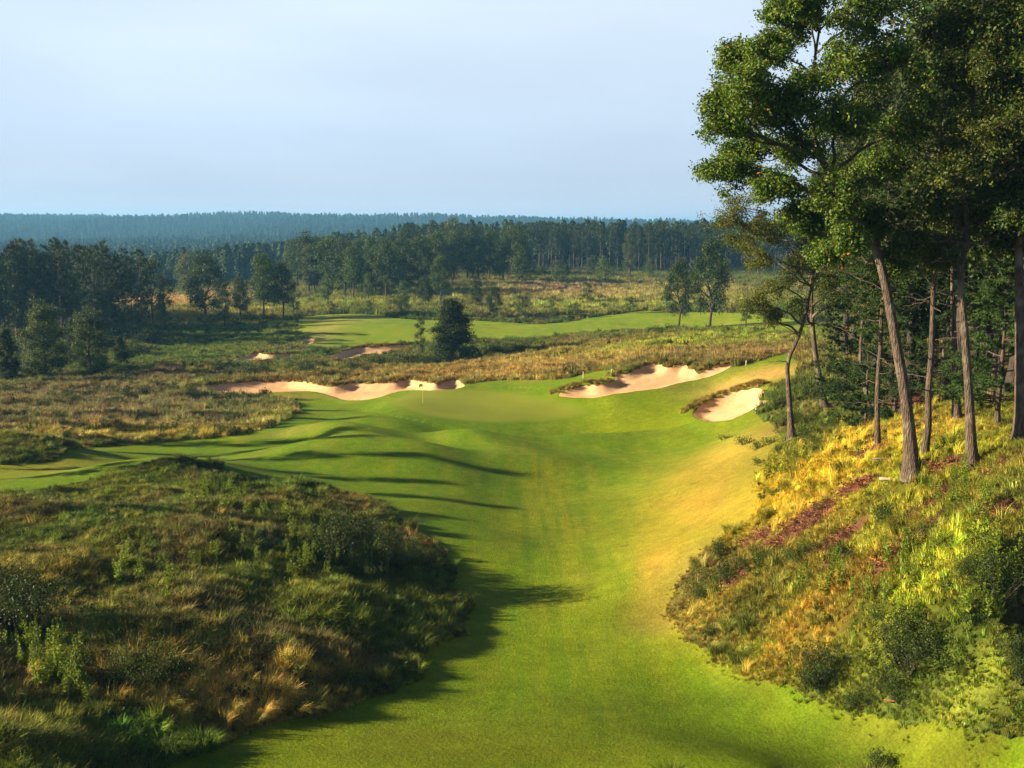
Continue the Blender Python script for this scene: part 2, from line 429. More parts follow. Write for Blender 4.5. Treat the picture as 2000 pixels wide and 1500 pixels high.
LITTER = [(1560, 1030, 90, 28), (1640, 1060, 70, 18), (1480, 1050, 40, 18), (1950, 920, 70, 16), (1860, 905, 60, 7), (1990, 900, 60, 10), (1680, 945, 40, 12), (1780, 1065, 90, 12), (1640, 1105, 60, 12), (1440, 1125, 40, 10), (1850, 960, 90, 10), (1700, 885, 40, 6), (1960, 1000, 60, 12), (1880, 780, 120, 20)]
lit = np.zeros(GX.shape)
for (u, v, ru, rv) in LITTER: lit = np.maximum(lit, blob_w(u, v, ru, rv))
lit = sstep(0.42, 0.62, lit * (0.45 + 0.95 * n2) + 0.12 * (n4 - 0.5)) * rough
COL = lay(COL, lit, (0.105, 0.050, 0.030))
dirt = np.maximum(blob_w(318, 727, 40, 8), 0.8 * blob_w(250, 745, 60, 4))
COL = lay(COL, sstep(0.35, 0.6, dirt), (0.13, 0.075, 0.05))
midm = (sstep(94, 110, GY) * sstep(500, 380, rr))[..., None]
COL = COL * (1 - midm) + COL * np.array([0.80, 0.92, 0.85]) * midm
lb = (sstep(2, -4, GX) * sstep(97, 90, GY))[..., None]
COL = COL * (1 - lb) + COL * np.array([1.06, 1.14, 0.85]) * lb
# mown turf
MOW = np.zeros_like(COL) + np.array([0.106, 0.186, 0.005])
MOW = lay(MOW, sstep(0.4, 0.65, n1) * 0.45, (0.142, 0.196, 0.005))
MOW = lay(MOW, sstep(0.45, 0.7, n3) * 0.5, (0.074, 0.148, 0.006))
MOW = lay(MOW, sstep(0.35, 0.7, fbm(GX, GY * 0.25, 1.0, 140, 3)) * 0.18, (0.25, 0.21, 0.02))
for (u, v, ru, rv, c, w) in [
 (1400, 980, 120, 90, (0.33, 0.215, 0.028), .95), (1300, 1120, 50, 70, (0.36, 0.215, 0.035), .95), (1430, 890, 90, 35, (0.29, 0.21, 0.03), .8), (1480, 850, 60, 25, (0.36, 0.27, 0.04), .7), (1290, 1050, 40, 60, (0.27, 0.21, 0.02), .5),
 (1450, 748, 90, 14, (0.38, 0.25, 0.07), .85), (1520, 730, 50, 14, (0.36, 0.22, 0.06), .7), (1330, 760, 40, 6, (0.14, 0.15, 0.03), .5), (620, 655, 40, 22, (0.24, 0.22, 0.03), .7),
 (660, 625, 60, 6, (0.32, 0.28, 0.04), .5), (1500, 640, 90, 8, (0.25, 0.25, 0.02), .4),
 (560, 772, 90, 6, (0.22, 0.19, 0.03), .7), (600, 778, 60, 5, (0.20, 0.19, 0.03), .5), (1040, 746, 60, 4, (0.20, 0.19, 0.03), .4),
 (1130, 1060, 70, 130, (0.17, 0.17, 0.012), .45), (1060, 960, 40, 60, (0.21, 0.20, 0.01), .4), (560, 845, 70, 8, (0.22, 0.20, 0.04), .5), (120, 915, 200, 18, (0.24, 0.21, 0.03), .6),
 (1100, 1400, 300, 60, (0.078, 0.124, 0.006), .85), (850, 1450, 300, 50, (0.115, 0.135, 0.008), .7), (1600, 1450, 300, 60, (0.068, 0.108, 0.006), .9), (1240, 830, 120, 16, (0.17, 0.21, 0.004), .7), (1900, 1450, 160, 40, (0.070, 0.104, 0.007), .9), (1000, 1480, 700, 30, (0.090, 0.118, 0.006), .7), (1780, 1405, 230, 35, (0.062, 0.098, 0.006), .85), (1450, 1350, 140, 50, (0.068, 0.108, 0.006), .8)]:  # lower-right patches darkened in colour to offset sun on the slope
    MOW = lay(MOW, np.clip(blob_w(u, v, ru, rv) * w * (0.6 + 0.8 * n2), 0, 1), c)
MOW = lay(MOW, blob_w(1075, 1020, 110, 190) * sstep(.4, .65, fbm(GX * 1.0, GY * .05, .42, 180, 2)) * .4, (0.20, 0.20, 0.01))
MOW = lay(MOW, blob_w(1075, 1020, 110, 190) * sstep(.5, .7, fbm(GX * 1.0, GY * .05, .42, 185, 2)) * .5, (0.075, 0.13, 0.006))
rb = sstep(3.5, 0.2, sd_fw) * (GX > 3) * sstep(44, 48, GY) * sstep(100, 84, GY)
MOW = MOW * (1 - rb[..., None]) + (COL * .55 + np.array([.12, .10, .01])) * rb[..., None]
edge = sstep(1.6, 0.0, sd_fw) * sstep(0.35, 0.65, n2)
MOW = lay(MOW, edge * 0.25 * (GY < 60), (0.24, 0.21, 0.02))
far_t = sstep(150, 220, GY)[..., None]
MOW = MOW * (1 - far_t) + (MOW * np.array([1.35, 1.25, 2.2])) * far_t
PUT = np.zeros_like(COL) + np.array([0.165, 0.198, 0.020])
PUT = lay(PUT, sstep(0.3, 0.7, fbm(GX, GY * 3, 5.0, 150, 3)) * 0.35, (0.185, 0.22, 0.028))
pe = sstep(0.0, 1.6, SD['green'])[..., None]
PUT = MOW * (1 - pe) + PUT * pe
SNDC = np.zeros_like(COL) + np.array([0.60, 0.37, 0.185])
SNDC = lay(SNDC, sstep(0.4, 0.7, n2) * 0.4, (0.52, 0.31, 0.175))
SNDC = lay(SNDC, (fbm(GX, GY * 2.5, 0.9, 160, 3) > 0.62) * 0.25, (0.36, 0.24, 0.16))

# ------------------------------------------------------------------ materials
def mat_new(name):
    m = bpy.data.materials.new(name); m.use_nodes = True
    t = m.node_tree; t.nodes.clear()
    return m, t, t.nodes.new('ShaderNodeOutputMaterial')
def N(t, kind, **kw):
    n = t.nodes.new(kind)
    for k, v in kw.items():
        if k.startswith('_'): setattr(n, k[1:], v)
        else: n.inputs[k].default_value = v
    return n
def ground_mat(name, noises, bump, rough_=0.9, fix=None, sheen=0.0):
    """vertex colour broken up by several sizes of noise, with bump"""
    m, t, o = mat_new(name)
    at = N(t, 'ShaderNodeAttribute', _attribute_name='Col')
    col = at.outputs['Color']
    ge = N(t, 'ShaderNodeTexCoord')
    for (sc, lo, hi) in noises:
        nz = N(t, 'ShaderNodeTexNoise', Scale=sc, Detail=4, Roughness=0.65)
        t.links.new(ge.outputs['Object'], nz.inputs['Vector'])
        r = N(t, 'ShaderNodeMapRange'); r.inputs[1].default_value = 0.3; r.inputs[2].default_value = 0.7
        r.inputs[3].default_value = lo; r.inputs[4].default_value = hi
        t.links.new(nz.outputs[0], r.inputs[0])
        vm = N(t, 'ShaderNodeVectorMath', _operation='SCALE')
        t.links.new(col, vm.inputs[0]); t.links.new(r.outputs[0], vm.inputs['Scale'])
        col = vm.outputs[0]
    b = N(t, 'ShaderNodeBsdfPrincipled', Roughness=rough_)
    b.inputs['Specular IOR Level'].default_value = 0.04
    if sheen: b.inputs['Sheen Weight'].default_value = sheen; b.inputs['Sheen Roughness'].default_value = 0.6
    t.links.new(col, b.inputs['Base Color'])
    prev = None
    for (sc, dist, st) in bump:
        nz = N(t, 'ShaderNodeTexNoise', Scale=sc, Detail=5, Roughness=0.7)
        t.links.new(ge.outputs['Object'], nz.inputs['Vector'])
        bp = N(t, 'ShaderNodeBump', Strength=st, Distance=dist)
        t.links.new(nz.outputs[0], bp.inputs['Height'])
        if prev: t.links.new(prev.outputs[0], bp.inputs['Normal'])
        prev = bp
    if prev: t.links.new(prev.outputs[0], b.inputs['Normal'])
    t.links.new(b.outputs[0], o.inputs[0])
    return m
M_ROUGH = ground_mat('rough_ground', [(0.8, 0.7, 1.25), (6, 0.7, 1.3)], [(3.0, 0.25, 0.7), (14, 0.06, 0.7)])
M_TURF = ground_mat('mown_turf', [(0.35, 0.86, 1.14), (1.6, 0.84, 1.16), (5.0, 0.86, 1.14), (13, 0.68, 1.32)], [(1.3, 0.06, 0.6), (8.0, 0.06, 0.9)], 0.85)
M_GREEN = ground_mat('putting_turf', [(0.3, 0.93, 1.07), (9, 0.93, 1.07)], [(9.0, 0.008, 0.3)], 0.8)
M_SAND = ground_mat('bunker_sand', [(0.9, 0.88, 1.08), (12, 0.85, 1.1)], [(1.2, 0.07, 0.6), (7.0, 0.03, 0.7)], 0.95)

def leaf_mat(name, transl=0.3, spec=0.25, rough_=0.5, inst=False, hue=0.0):
    """foliage: vertex colour, optionally times the tint carried by the instance"""
    m, t, o = mat_new(name)
    at = N(t, 'ShaderNodeAttribute', _attribute_name='Col')
    col = at.outputs['Color']
    if inst:
        a2 = N(t, 'ShaderNodeAttribute', _attribute_name='tint'); a2.attribute_type = 'INSTANCER'
        vm = N(t, 'ShaderNodeVectorMath', _operation='MULTIPLY')
        t.links.new(col, vm.inputs[0]); t.links.new(a2.outputs['Vector'], vm.inputs[1])
        col = vm.outputs[0]
    else:
        oi = N(t, 'ShaderNodeObjectInfo')
        r = N(t, 'ShaderNodeMapRange'); r.inputs[3].default_value = 0.8; r.inputs[4].default_value = 1.2
        t.links.new(oi.outputs['Random'], r.inputs[0])
        vm = N(t, 'ShaderNodeVectorMath', _operation='SCALE')
        t.links.new(col, vm.inputs[0]); t.links.new(r.outputs[0], vm.inputs['Scale'])
        col = vm.outputs[0]
    b = N(t, 'ShaderNodeBsdfPrincipled', Roughness=rough_)
    b.inputs['Specular IOR Level'].default_value = spec
    t.links.new(col, b.inputs['Base Color'])
    tr = N(t, 'ShaderNodeBsdfTranslucent')
    v2 = N(t, 'ShaderNodeVectorMath', _operation='MULTIPLY'); v2.inputs[1].default_value = (1.15, 1.1, 0.6)
    t.links.new(col, v2.inputs[0]); t.links.new(v2.outputs[0], tr.inputs[0])
    mxs = N(t, 'ShaderNodeMixShader'); mxs.inputs[0].default_value = transl
    t.links.new(b.outputs[0], mxs.inputs[1]); t.links.new(tr.outputs[0], mxs.inputs[2])
    t.links.new(mxs.outputs[0], o.inputs[0])
    return m
M_LEAF = leaf_mat('oak_leaves', 0.30, 0.22, 0.5)
M_NEEDLE = leaf_mat('pine_needles', 0.12, 0.2, 0.6)
M_BLADE = leaf_mat('grass_blades', 0.22, 0.12, 0.7, inst=True)
M_WEED = leaf_mat('weed_leaves', 0.35, 0.15, 0.6)
M_FARLEAF = leaf_mat('far_foliage', 0.15, 0.1, 0.7, inst=True)
M_FARBARK = leaf_mat('far_bark', 0.0, 0.1, 0.9)

def bark_mat(name, c1, c2, c3, sc=1.0):
    m, t, o = mat_new(name)
    ge = N(t, 'ShaderNodeTexCoord')
    mpn = N(t, 'ShaderNodeMapping'); mpn.inputs['Scale'].default_value = (9 * sc, 9 * sc, 1.6 * sc)
    t.links.new(ge.outputs['Object'], mpn.inputs[0])
    nz = N(t, 'ShaderNodeTexNoise', Scale=1.6, Detail=6, Roughness=0.7)
    t.links.new(mpn.outputs[0], nz.inputs['Vector'])
    vo = N(t, 'ShaderNodeTexVoronoi', Scale=1.5); vo.feature = 'DISTANCE_TO_EDGE'
    t.links.new(mpn.outputs[0], vo.inputs['Vector'])
    cr = N(t, 'ShaderNodeValToRGB')
    cr.color_ramp.elements[0].position = 0.32; cr.color_ramp.elements[0].color = (*c1, 1)
    cr.color_ramp.elements[1].position = 0.7; cr.color_ramp.elements[1].color = (*c2, 1)
    t.links.new(nz.outputs[0], cr.inputs[0])
    n2_ = N(t, 'ShaderNodeTexNoise', Scale=1.1, Detail=3)
    t.links.new(ge.outputs['Object'], n2_.inputs['Vector'])
    r = N(t, 'ShaderNodeMapRange'); r.inputs[1].default_value = 0.52; r.inputs[2].default_value = 0.66
    t.links.new(n2_.outputs[0], r.inputs[0])
    mx_ = N(t, 'ShaderNodeMix', _data_type='RGBA'); mx_.inputs[7].default_value = (*c3, 1)
    t.links.new(r.outputs[0], mx_.inputs['Factor']); t.links.new(cr.outputs[0], mx_.inputs[6])
    b = N(t, 'ShaderNodeBsdfPrincipled', Roughness=0.9)
    t.links.new(mx_.outputs[2], b.inputs['Base Color'])
    ad = N(t, 'ShaderNodeMath', _operation='ADD')
    t.links.new(nz.outputs[0], ad.inputs[0]); t.links.new(vo.outputs[0], ad.inputs[1])
    bp = N(t, 'ShaderNodeBump', Strength=1.0, Distance=0.14)
    t.links.new(ad.outputs[0], bp.inputs['Height']); t.links.new(bp.outputs[0], b.inputs['Normal'])
    t.links.new(b.outputs[0], o.inputs[0])
    return m
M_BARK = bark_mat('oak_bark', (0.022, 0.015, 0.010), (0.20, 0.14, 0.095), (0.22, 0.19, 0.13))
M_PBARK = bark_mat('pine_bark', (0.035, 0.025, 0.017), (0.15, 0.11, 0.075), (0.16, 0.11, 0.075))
M_DARKBARK = bark_mat('shaded_bark', (0.02, 0.015, 0.011), (0.07, 0.052, 0.036), (0.065, 0.058, 0.045))  # darker copy of the bark, shade put into its colours
def plain(name, c, rough_=0.7):
    m, t, o = mat_new(name)
    ge = N(t, 'ShaderNodeTexCoord'); nz = N(t, 'ShaderNodeTexNoise', Scale=14, Detail=3)
    t.links.new(ge.outputs['Object'], nz.inputs['Vector'])
    r = N(t, 'ShaderNodeMapRange'); r.inputs[3].default_value = 0.7; r.inputs[4].default_value = 1.3
    t.links.new(nz.outputs[0], r.inputs[0])
    vm = N(t, 'ShaderNodeVectorMath', _operation='SCALE'); vm.inputs[0].default_value = c
    t.links.new(r.outputs[0], vm.inputs['Scale'])
    b = N(t, 'ShaderNodeBsdfPrincipled', Roughness=rough_)
    t.links.new(vm.outputs[0], b.inputs['Base Color']); t.links.new(b.outputs[0], o.inputs[0])
    return m

# ------------------------------------------------------------------ ground sheets
I = np.arange(NR * NAZ).reshape(NR, NAZ)
q00 = I[:-1, :-1].ravel(); q01 = I[:-1, 1:].ravel(); q10 = I[1:, :-1].ravel(); q11 = I[1:, 1:].ravel()
T1 = np.stack([q00, q01, q11], 1); T2 = np.stack([q00, q11, q10], 1)
TRI = np.concatenate([T1, T2])
V3 = np.stack([GX.ravel(), GY.ravel(), Z.ravel()], 1)
seam = np.concatenate([np.stack([I[:-1, -1], I[:-1, 0], I[1:, 0]], 1), np.stack([I[:-1, -1], I[1:, 0], I[1:, -1]], 1)])
ci = len(V3)
fan = np.stack([np.full(NAZ, ci), np.roll(I[0], -1), I[0]], 1)
gv = np.vstack([V3, [[0, 0, Z[0].mean()]]])
under = (1 - 0.6 * sstep(0.3, 1.0, rough) * sstep(260, 120, rr) * (1 - lit))[..., None]      # dead thatch and soil, darkened further as shade between the tussocks
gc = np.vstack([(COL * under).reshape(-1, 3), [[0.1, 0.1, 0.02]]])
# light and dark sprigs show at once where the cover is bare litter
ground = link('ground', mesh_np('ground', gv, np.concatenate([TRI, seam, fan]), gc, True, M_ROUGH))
tag(ground, 'uneven ground of the golf course under rough grass, running out to the wooded horizon', 'ground', kind='structure')

def sheet(name, sds, colgrid, lift, mat, label, cat):
    s = sds.ravel(); cg = colgrid.reshape(-1, 3)
    inside = s[TRI] > 0
    cnt = inside.sum(1)
    full = TRI[cnt == 3]; part = TRI[(cnt > 0) & (cnt < 3)]
    used, inv = np.unique(full.ravel(), return_inverse=True)
    vs = [tuple(p) for p in V3[used]]; cs = [tuple(c) for c in cg[used]]
    idx = {int(g): i for i, g in enumerate(used)}
    faces = [inv.reshape(-1, 3)]
    extra3 = []; cache = {}
    def vid(g):
        if g not in idx:
            idx[g] = len(vs); vs.append(tuple(V3[g])); cs.append(tuple(cg[g]))
        return idx[g]
    def cut(a, b):
        k = (a, b) if a < b else (b, a)
        if k not in cache:
            f = s[k[0]] / (s[k[0]] - s[k[1]])
            cache[k] = len(vs)
            vs.append(tuple(V3[k[0]] * (1 - f) + V3[k[1]] * f)); cs.append(tuple(cg[k[0]] * (1 - f) + cg[k[1]] * f))
        return cache[k]
    for tri in part:
        tri = [int(q) for q in tri]; poly = []
        for i in range(3):
            a, b = tri[i], tri[(i + 1) % 3]
            if s[a] > 0: poly.append(vid(a))
            if (s[a] > 0) != (s[b] > 0): poly.append(cut(a, b))
        for i in range(1, len(poly) - 1): extra3.append((poly[0], poly[i], poly[i + 1]))
    faces.append(np.array(extra3, int).reshape(-1, 3))
    v = np.array(vs); v[:, 2] += lift
    o = link(name, mesh_np(name, v, faces, np.array(cs), True, mat))
    tag(o, label, cat, kind='structure')
    return o
wob = (fbm(GX, GY, 1.1, 170, 3) - 0.5) * 0.5 + (fbm(GX, GY, 3.0, 171, 2) - 0.5) * np.where(GX > 0, 0.45, 1.9) * sstep(90, 60, GY)
wob2 = (fbm(GX, GY, 2.2, 172, 2) - 0.5) * 0.5
sd_turf = np.minimum(sd_fw + wob, -sd_sand)
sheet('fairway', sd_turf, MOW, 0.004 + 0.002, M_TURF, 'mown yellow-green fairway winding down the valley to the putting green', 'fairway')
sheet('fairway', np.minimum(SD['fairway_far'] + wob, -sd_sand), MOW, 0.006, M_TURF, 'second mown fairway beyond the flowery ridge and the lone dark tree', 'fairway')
sheet('putting_green', SD['green'], PUT, 0.012, M_GREEN, 'smooth pale putting green with the flagstick standing on it', 'putting green')
sheet('putting_green', SD['green_far'], MOW * 0.5 + PUT * 0.45, 0.012, M_GREEN, 'far putting green with a mown ring around it, left of the lone dark tree', 'putting green')
for k_, lb in [('b_left', 'long sand bunker behind the left edge of the putting green'), ('b_mid', 'sand bunker below the far green, left of the lone dark tree'),
               ('b_far', 'narrow sand bunker among weeds at the left end of the far fairway'), ('b_tiny', 'tiny pot bunker at the left tip of the far fairway'),
               ('b_big', 'big pale sand bunker with ragged grass lip right of the putting green'), ('b_right', 'short sand bunker beside the forked oak at the foot of the slope')]:
    sheet('sand_bunker', SD[k_] + wob2, SNDC, 0.010, M_SAND, lb, 'sand bunker')

# ------------------------------------------------------------------ plant meshes
def ribbons(rng, base, dirs, length, width, bend, cols):
    """grass blades: 5 vertices each. base (n,3), dirs (n,2) lean direction, bend 0..1"""
    n = len(base)
    dx = np.stack([dirs[:, 0], dirs[:, 1], np.zeros(n)], 1)
    sidev = np.stack([-dirs[:, 1], dirs[:, 0], np.zeros(n)], 1)
    ang = rng.uniform(-0.9, 0.9, n)[:, None]
    sidev = sidev * np.cos(ang) + dx * np.sin(ang)
    up = np.array([0, 0, 1.0])
    L = length[:, None]; Bn = bend[:, None]
    mid = base + dx * L * 0.5 * Bn * 0.45 + up * L * 0.55 * np.sqrt(1 - (0.45 * Bn) ** 2)
    tip = base + dx * L * Bn * 0.85 + up * L * np.sqrt(np.clip(1 - (Bn * 0.85) ** 2, 0.05, 1)) * (1 - 0.25 * Bn)
    w = width[:, None]
    v = np.stack([base - sidev * w, base + sidev * w, mid - sidev * w * .8, mid + sidev * w * .8, tip], 1).reshape(-1, 3)
    i = np.arange(n)[:, None] * 5
    quads = np.concatenate([i, i + 1, i + 3, i + 2], 1); tris = np.concatenate([i + 2, i + 3, i + 4], 1)
    return v, quads, tris, np.repeat(cols, 5, 0)
def leaves(rng, cen, size, nrm, cols, aspect=0.55, fold=0.15):
    """leaf blades as folded rhombs round the given centres"""
    n = len(cen)
    nrm = nrm / np.maximum(np.linalg.norm(nrm, axis=1, keepdims=True), 1e-6)
    t = rng.normal(size=(n, 3)); t -= nrm * (t * nrm).sum(1, keepdims=True)
    t /= np.maximum(np.linalg.norm(t, axis=1, keepdims=True), 1e-6)
    b = np.cross(nrm, t); s = size[:, None]
    v = np.stack([cen - t * s, cen + b * s * aspect + nrm * s * fold, cen + t * s, cen - b * s * aspect + nrm * s * fold], 1).reshape(-1, 3)
    q = np.arange(n * 4).reshape(n, 4)
    return v, q, np.repeat(cols, 4, 0)
class Geo:
    def __init__(s): s.v = []; s.q = []; s.t = []; s.c = []; s.n = 0
    def add(s, v, q=None, t=None, c=None):
        if q is not None and len(q): s.q.append(q + s.n)
        if t is not None and len(t): s.t.append(t + s.n)
        s.v.append(v); s.c.append(c if c is not None else np.ones((len(v), 3)) * 0.1); s.n += len(v)
    def mesh(s, name, mat, smooth=False):
        return mesh_np(name, np.concatenate(s.v), ([np.concatenate(s.q)] if s.q else []) + ([np.concatenate(s.t)] if s.t else []), np.concatenate(s.c), smooth, mat)
def tube(g, pts, rad, sides=6, col=(0.1, 0.08, 0.06)):
    pts = np.asarray(pts, float); n = len(pts)
    tan = np.gradient(pts, axis=0); tan /= np.maximum(np.linalg.norm(tan, axis=1, keepdims=True), 1e-9)
    ref = np.array([0.31, 0.95, 0.05]) if abs(tan[0, 2]) > 0.7 else np.array([0, 0, 1.0])
    a = np.cross(tan, ref); a /= np.maximum(np.linalg.norm(a, axis=1, keepdims=True), 1e-9); b = np.cross(tan, a)
    th = np.linspace(0, 2 * math.pi, sides, endpoint=False)
    v = pts[:, None] + np.asarray(rad)[:, None, None] * (a[:, None] * np.cos(th)[None, :, None] + b[:, None] * np.sin(th)[None, :, None])
    v = v.reshape(-1, 3)
    k = np.arange(n - 1)[:, None] * sides; j = np.arange(sides)[None]; j2 = (j + 1) % sides
    q = np.stack([k + j, k + j2, k + sides + j2, k + sides + j], -1).reshape(-1, 4)
    g.add(v, q, None, np.tile(np.array(col), (len(v), 1)))
def curve(rng, a, b, n=7, wob=0.12, up=0.0):
    a = np.asarray(a, float); b = np.asarray(b, float)
    t = np.linspace(0, 1, n)[:, None]
    L = np.linalg.norm(b - a)
    p = a + (b - a) * t
    off = np.cumsum(rng.normal(size=(n, 3)) * wob * L / n, axis=0); off -= off[-1] * t; off[0] = 0
    p = p + off + np.array([0, 0, 1.0]) * up * L * np.sin(t * math.pi)
    return p
def jitcol(rng, base, n, hue=0.15, val=0.25):
    c = np.array(base)[None] * (1 + rng.normal(size=(n, 1)) * val).clip(0.35, 1.9)
    return c * (1 + rng.normal(size=(n, 3)) * hue * np.array([1.0, 0.5, 0.6])).clip(0.5, 1.6)

def tuft(seed, n, rad, lmin, lmax, w, lean=None, bend=(0.3, 0.9), val=0.3, tipcol=None):
    rng = np.random.default_rng(seed)
    r = rad * np.sqrt(rng.random(n)); th = rng.random(n) * 6.283
    base = np.stack([r * np.cos(th), r * np.sin(th), np.full(n, -0.04)], 1)
    d = np.stack([np.cos(th), np.sin(th)], 1) + rng.normal(size=(n, 2)) * 0.5
    if lean is not None: d = d * 0.5 + np.array(lean)
    d /= np.linalg.norm(d, axis=1, keepdims=True)
    g = Geo(); c = jitcol(rng, (1, 1, 1), n, 0.12, val)
    v, q, t, cc = ribbons(rng, base, d, rng.uniform(lmin, lmax, n), np.full(n, w) * rng.uniform(.6, 1.3, n), rng.uniform(bend[0], bend[1], n), c)
    g.add(v, q, t, cc)
    return g
def leafy(seed, n, rad, h, size, val=0.3, stems=5):
    rng = np.random.default_rng(seed)
    g = Geo()
    for i in range(stems):
        a = rng.random() * 6.28; e = np.array([math.cos(a) * rad * .6, math.sin(a) * rad * .6, h * rng.uniform(.6, 1)])
        k = n // stems
        tt = rng.random(k)[:, None]
        cen = e * tt + rng.normal(size=(k, 3)) * np.array([rad, rad, h]) * 0.16
        cen[:, 2] = np.abs(cen[:, 2])
        v, q, c = leaves(rng, cen, rng.uniform(.6, 1.2, k) * size, rng.normal(size=(k, 3)) * .6 + np.array([0, 0, .9]), jitcol(rng, (1, 1, 1), k, .1, val))
        g.add(v, q, None, c)
        g_p = curve(rng, (0, 0, -0.05), e, 4, .1); tube(g, g_p, np.linspace(.012, .004, 4), 3, (0.6, 0.5, 0.5))
    return g

# ------------------------------------------------------------------ scattered ground cover (stuff)
def scatter_tree():
    t = bpy.data.node_groups.new('scatter', 'GeometryNodeTree')
    t.interface.new_socket('Geometry', in_out='INPUT', socket_type='NodeSocketGeometry')
    t.interface.new_socket('Sources', in_out='INPUT', socket_type='NodeSocketCollection')
    t.interface.new_socket('Geometry', in_out='OUTPUT', socket_type='NodeSocketGeometry')
    gi = t.nodes.new('NodeGroupInput'); go = t.nodes.new('NodeGroupOutput')
    ci_ = t.nodes.new('GeometryNodeCollectionInfo')
    ci_.inputs['Separate Children'].default_value = True; ci_.inputs['Reset Children'].default_value = True
    iop = t.nodes.new('GeometryNodeInstanceOnPoints'); iop.inputs['Pick Instance'].default_value = True
    def na(name, ty):
        n = t.nodes.new('GeometryNodeInputNamedAttribute'); n.data_type = ty; n.inputs['Name'].default_value = name; return n.outputs['Attribute']
    t.links.new(gi.outputs['Geometry'], iop.inputs['Points'])
    t.links.new(gi.outputs['Sources'], ci_.inputs['Collection'])
    t.links.new(ci_.outputs[0], iop.inputs['Instance'])
    t.links.new(na('idx', 'INT'), iop.inputs['Instance Index'])
    t.links.new(na('rot', 'FLOAT_VECTOR'), iop.inputs['Rotation'])
    t.links.new(na('scl', 'FLOAT_VECTOR'), iop.inputs['Scale'])
    t.links.new(iop.outputs[0], go.inputs[0])
    return t
SCAT = scatter_tree()
SRC = {}
def source(key, meshes):
    c = bpy.data.collections.new(key)
    for i, m in enumerate(meshes):
        o = bpy.data.objects.new('%s.%03d' % (key, i + 1), m); c.objects.link(o)
    SRC[key] = c
def scatter(name, key, pts, idx, rot, scl, tint, label, cat, kind='stuff'):
    me = bpy.data.meshes.new(name)
    n = len(pts)
    me.vertices.add(n); me.vertices.foreach_set('co', np.asarray(pts, np.float32).ravel())
    a = me.attributes.new('idx', 'INT', 'POINT'); a.data.foreach_set('value', np.asarray(idx, np.int32))
    a = me.attributes.new('rot', 'FLOAT_VECTOR', 'POINT'); a.data.foreach_set('vector', np.asarray(rot, np.float32).ravel())
    a = me.attributes.new('scl', 'FLOAT_VECTOR', 'POINT'); a.data.foreach_set('vector', np.asarray(scl, np.float32).ravel())
    a = me.attributes.new('tint', 'FLOAT_VECTOR', 'POINT'); a.data.foreach_set('vector', np.asarray(tint, np.float32).ravel())
    o = link(name, me)
    md = o.modifiers.new('scatter', 'NODES'); md.node_group = SCAT
    for it in SCAT.interface.items_tree:
        if it.name == 'Sources': md[it.identifier] = SRC[key]
    tag(o, label, cat, kind=kind)
    return o

source('grass_tuft', [
    tuft(1, 70, .16, .25, .5, .012).mesh('grass_tuft', M_BLADE), tuft(2, 70, .2, .22, .42, .012).mesh('grass_tuft', M_BLADE),
    tuft(3, 80, .15, .3, .6, .010, lean=(.5, .1)).mesh('grass_tuft', M_BLADE), tuft(4, 50, .2, .15, .3, .012).mesh('grass_tuft', M_BLADE)])
source('tall_grass', [
    tuft(5, 60, .14, .55, .95, .008, lean=(.6, -.1), bend=(.25, .75)).mesh('tall_grass', M_BLADE), tuft(6, 55, .2, .5, .85, .008, bend=(.1, .5)).mesh('tall_grass', M_BLADE),
    tuft(7, 60, .12, .6, 1.0, .008, lean=(.8, .2), bend=(.4, .9)).mesh('tall_grass', M_BLADE)])
source('tussock', [
    tuft(15, 260, .3, .5, .95, .011, lean=(.25, 0), bend=(.5, .98)).mesh('tussock', M_BLADE), tuft(16, 240, .35, .45, .85, .012, bend=(.5, .98)).mesh('tussock', M_BLADE),
    tuft(17, 260, .28, .5, 1.0, .010, lean=(.5, .2), bend=(.45, .95)).mesh('tussock', M_BLADE)])
source('wide_grass', [   # broader patches for the meadows farther away
    tuft(8, 110, .55, .3, .65, .022, bend=(.1, .6)).mesh('wide_grass', M_BLADE), tuft(9, 110, .6, .25, .55, .022, bend=(.1, .7)).mesh('wide_grass', M_BLADE),
    tuft(10, 90, .5, .4, .85, .018, bend=(.1, .5)).mesh('wide_grass', M_BLADE)])
source('leafy_weed', [leafy(20 + i, 110, .28, .4, .045).mesh('leafy_weed', M_BLADE) for i in range(3)] )
def spike_geo(seed, h, n):
    rng = np.random.default_rng(seed); g = Geo()
    k = rng.integers(2, 5)
    for s in range(k):
        b = np.array([rng.normal() * .08, rng.normal() * .08, -0.05]); e = b + np.array([rng.normal() * .06, rng.normal() * .06, h * rng.uniform(.65, 1)])
        p = curve(rng, b, e, 5, .04); tube(g, p, np.linspace(.012, .005, 5), 4, (0.8, 0.75, 0.6))
        m = n // k; tt = np.linspace(.12, 1.0, m); cen = b + (e - b) * tt[:, None]
        th = rng.random(m) * 6.28; out_ = np.stack([np.cos(th), np.sin(th), np.full(m, .5)], 1)
        L = 0.06 * (1.25 - tt) * rng.uniform(.7, 1.3, m) + .02
        v, q, c = leaves(rng, cen + out_ * L[:, None], L, np.stack([-np.cos(th) * .5, -np.sin(th) * .5, np.ones(m)], 1) + rng.normal(size=(m, 3)) * .5, jitcol(rng, (1, 1, 1), m, .1, .25), .4)
        g.add(v, q, None, c)
    return g
source('flower_spike', [spike_geo(30 + i, 1.0, 120).mesh('flower_spike', M_BLADE) for i in range(3)])

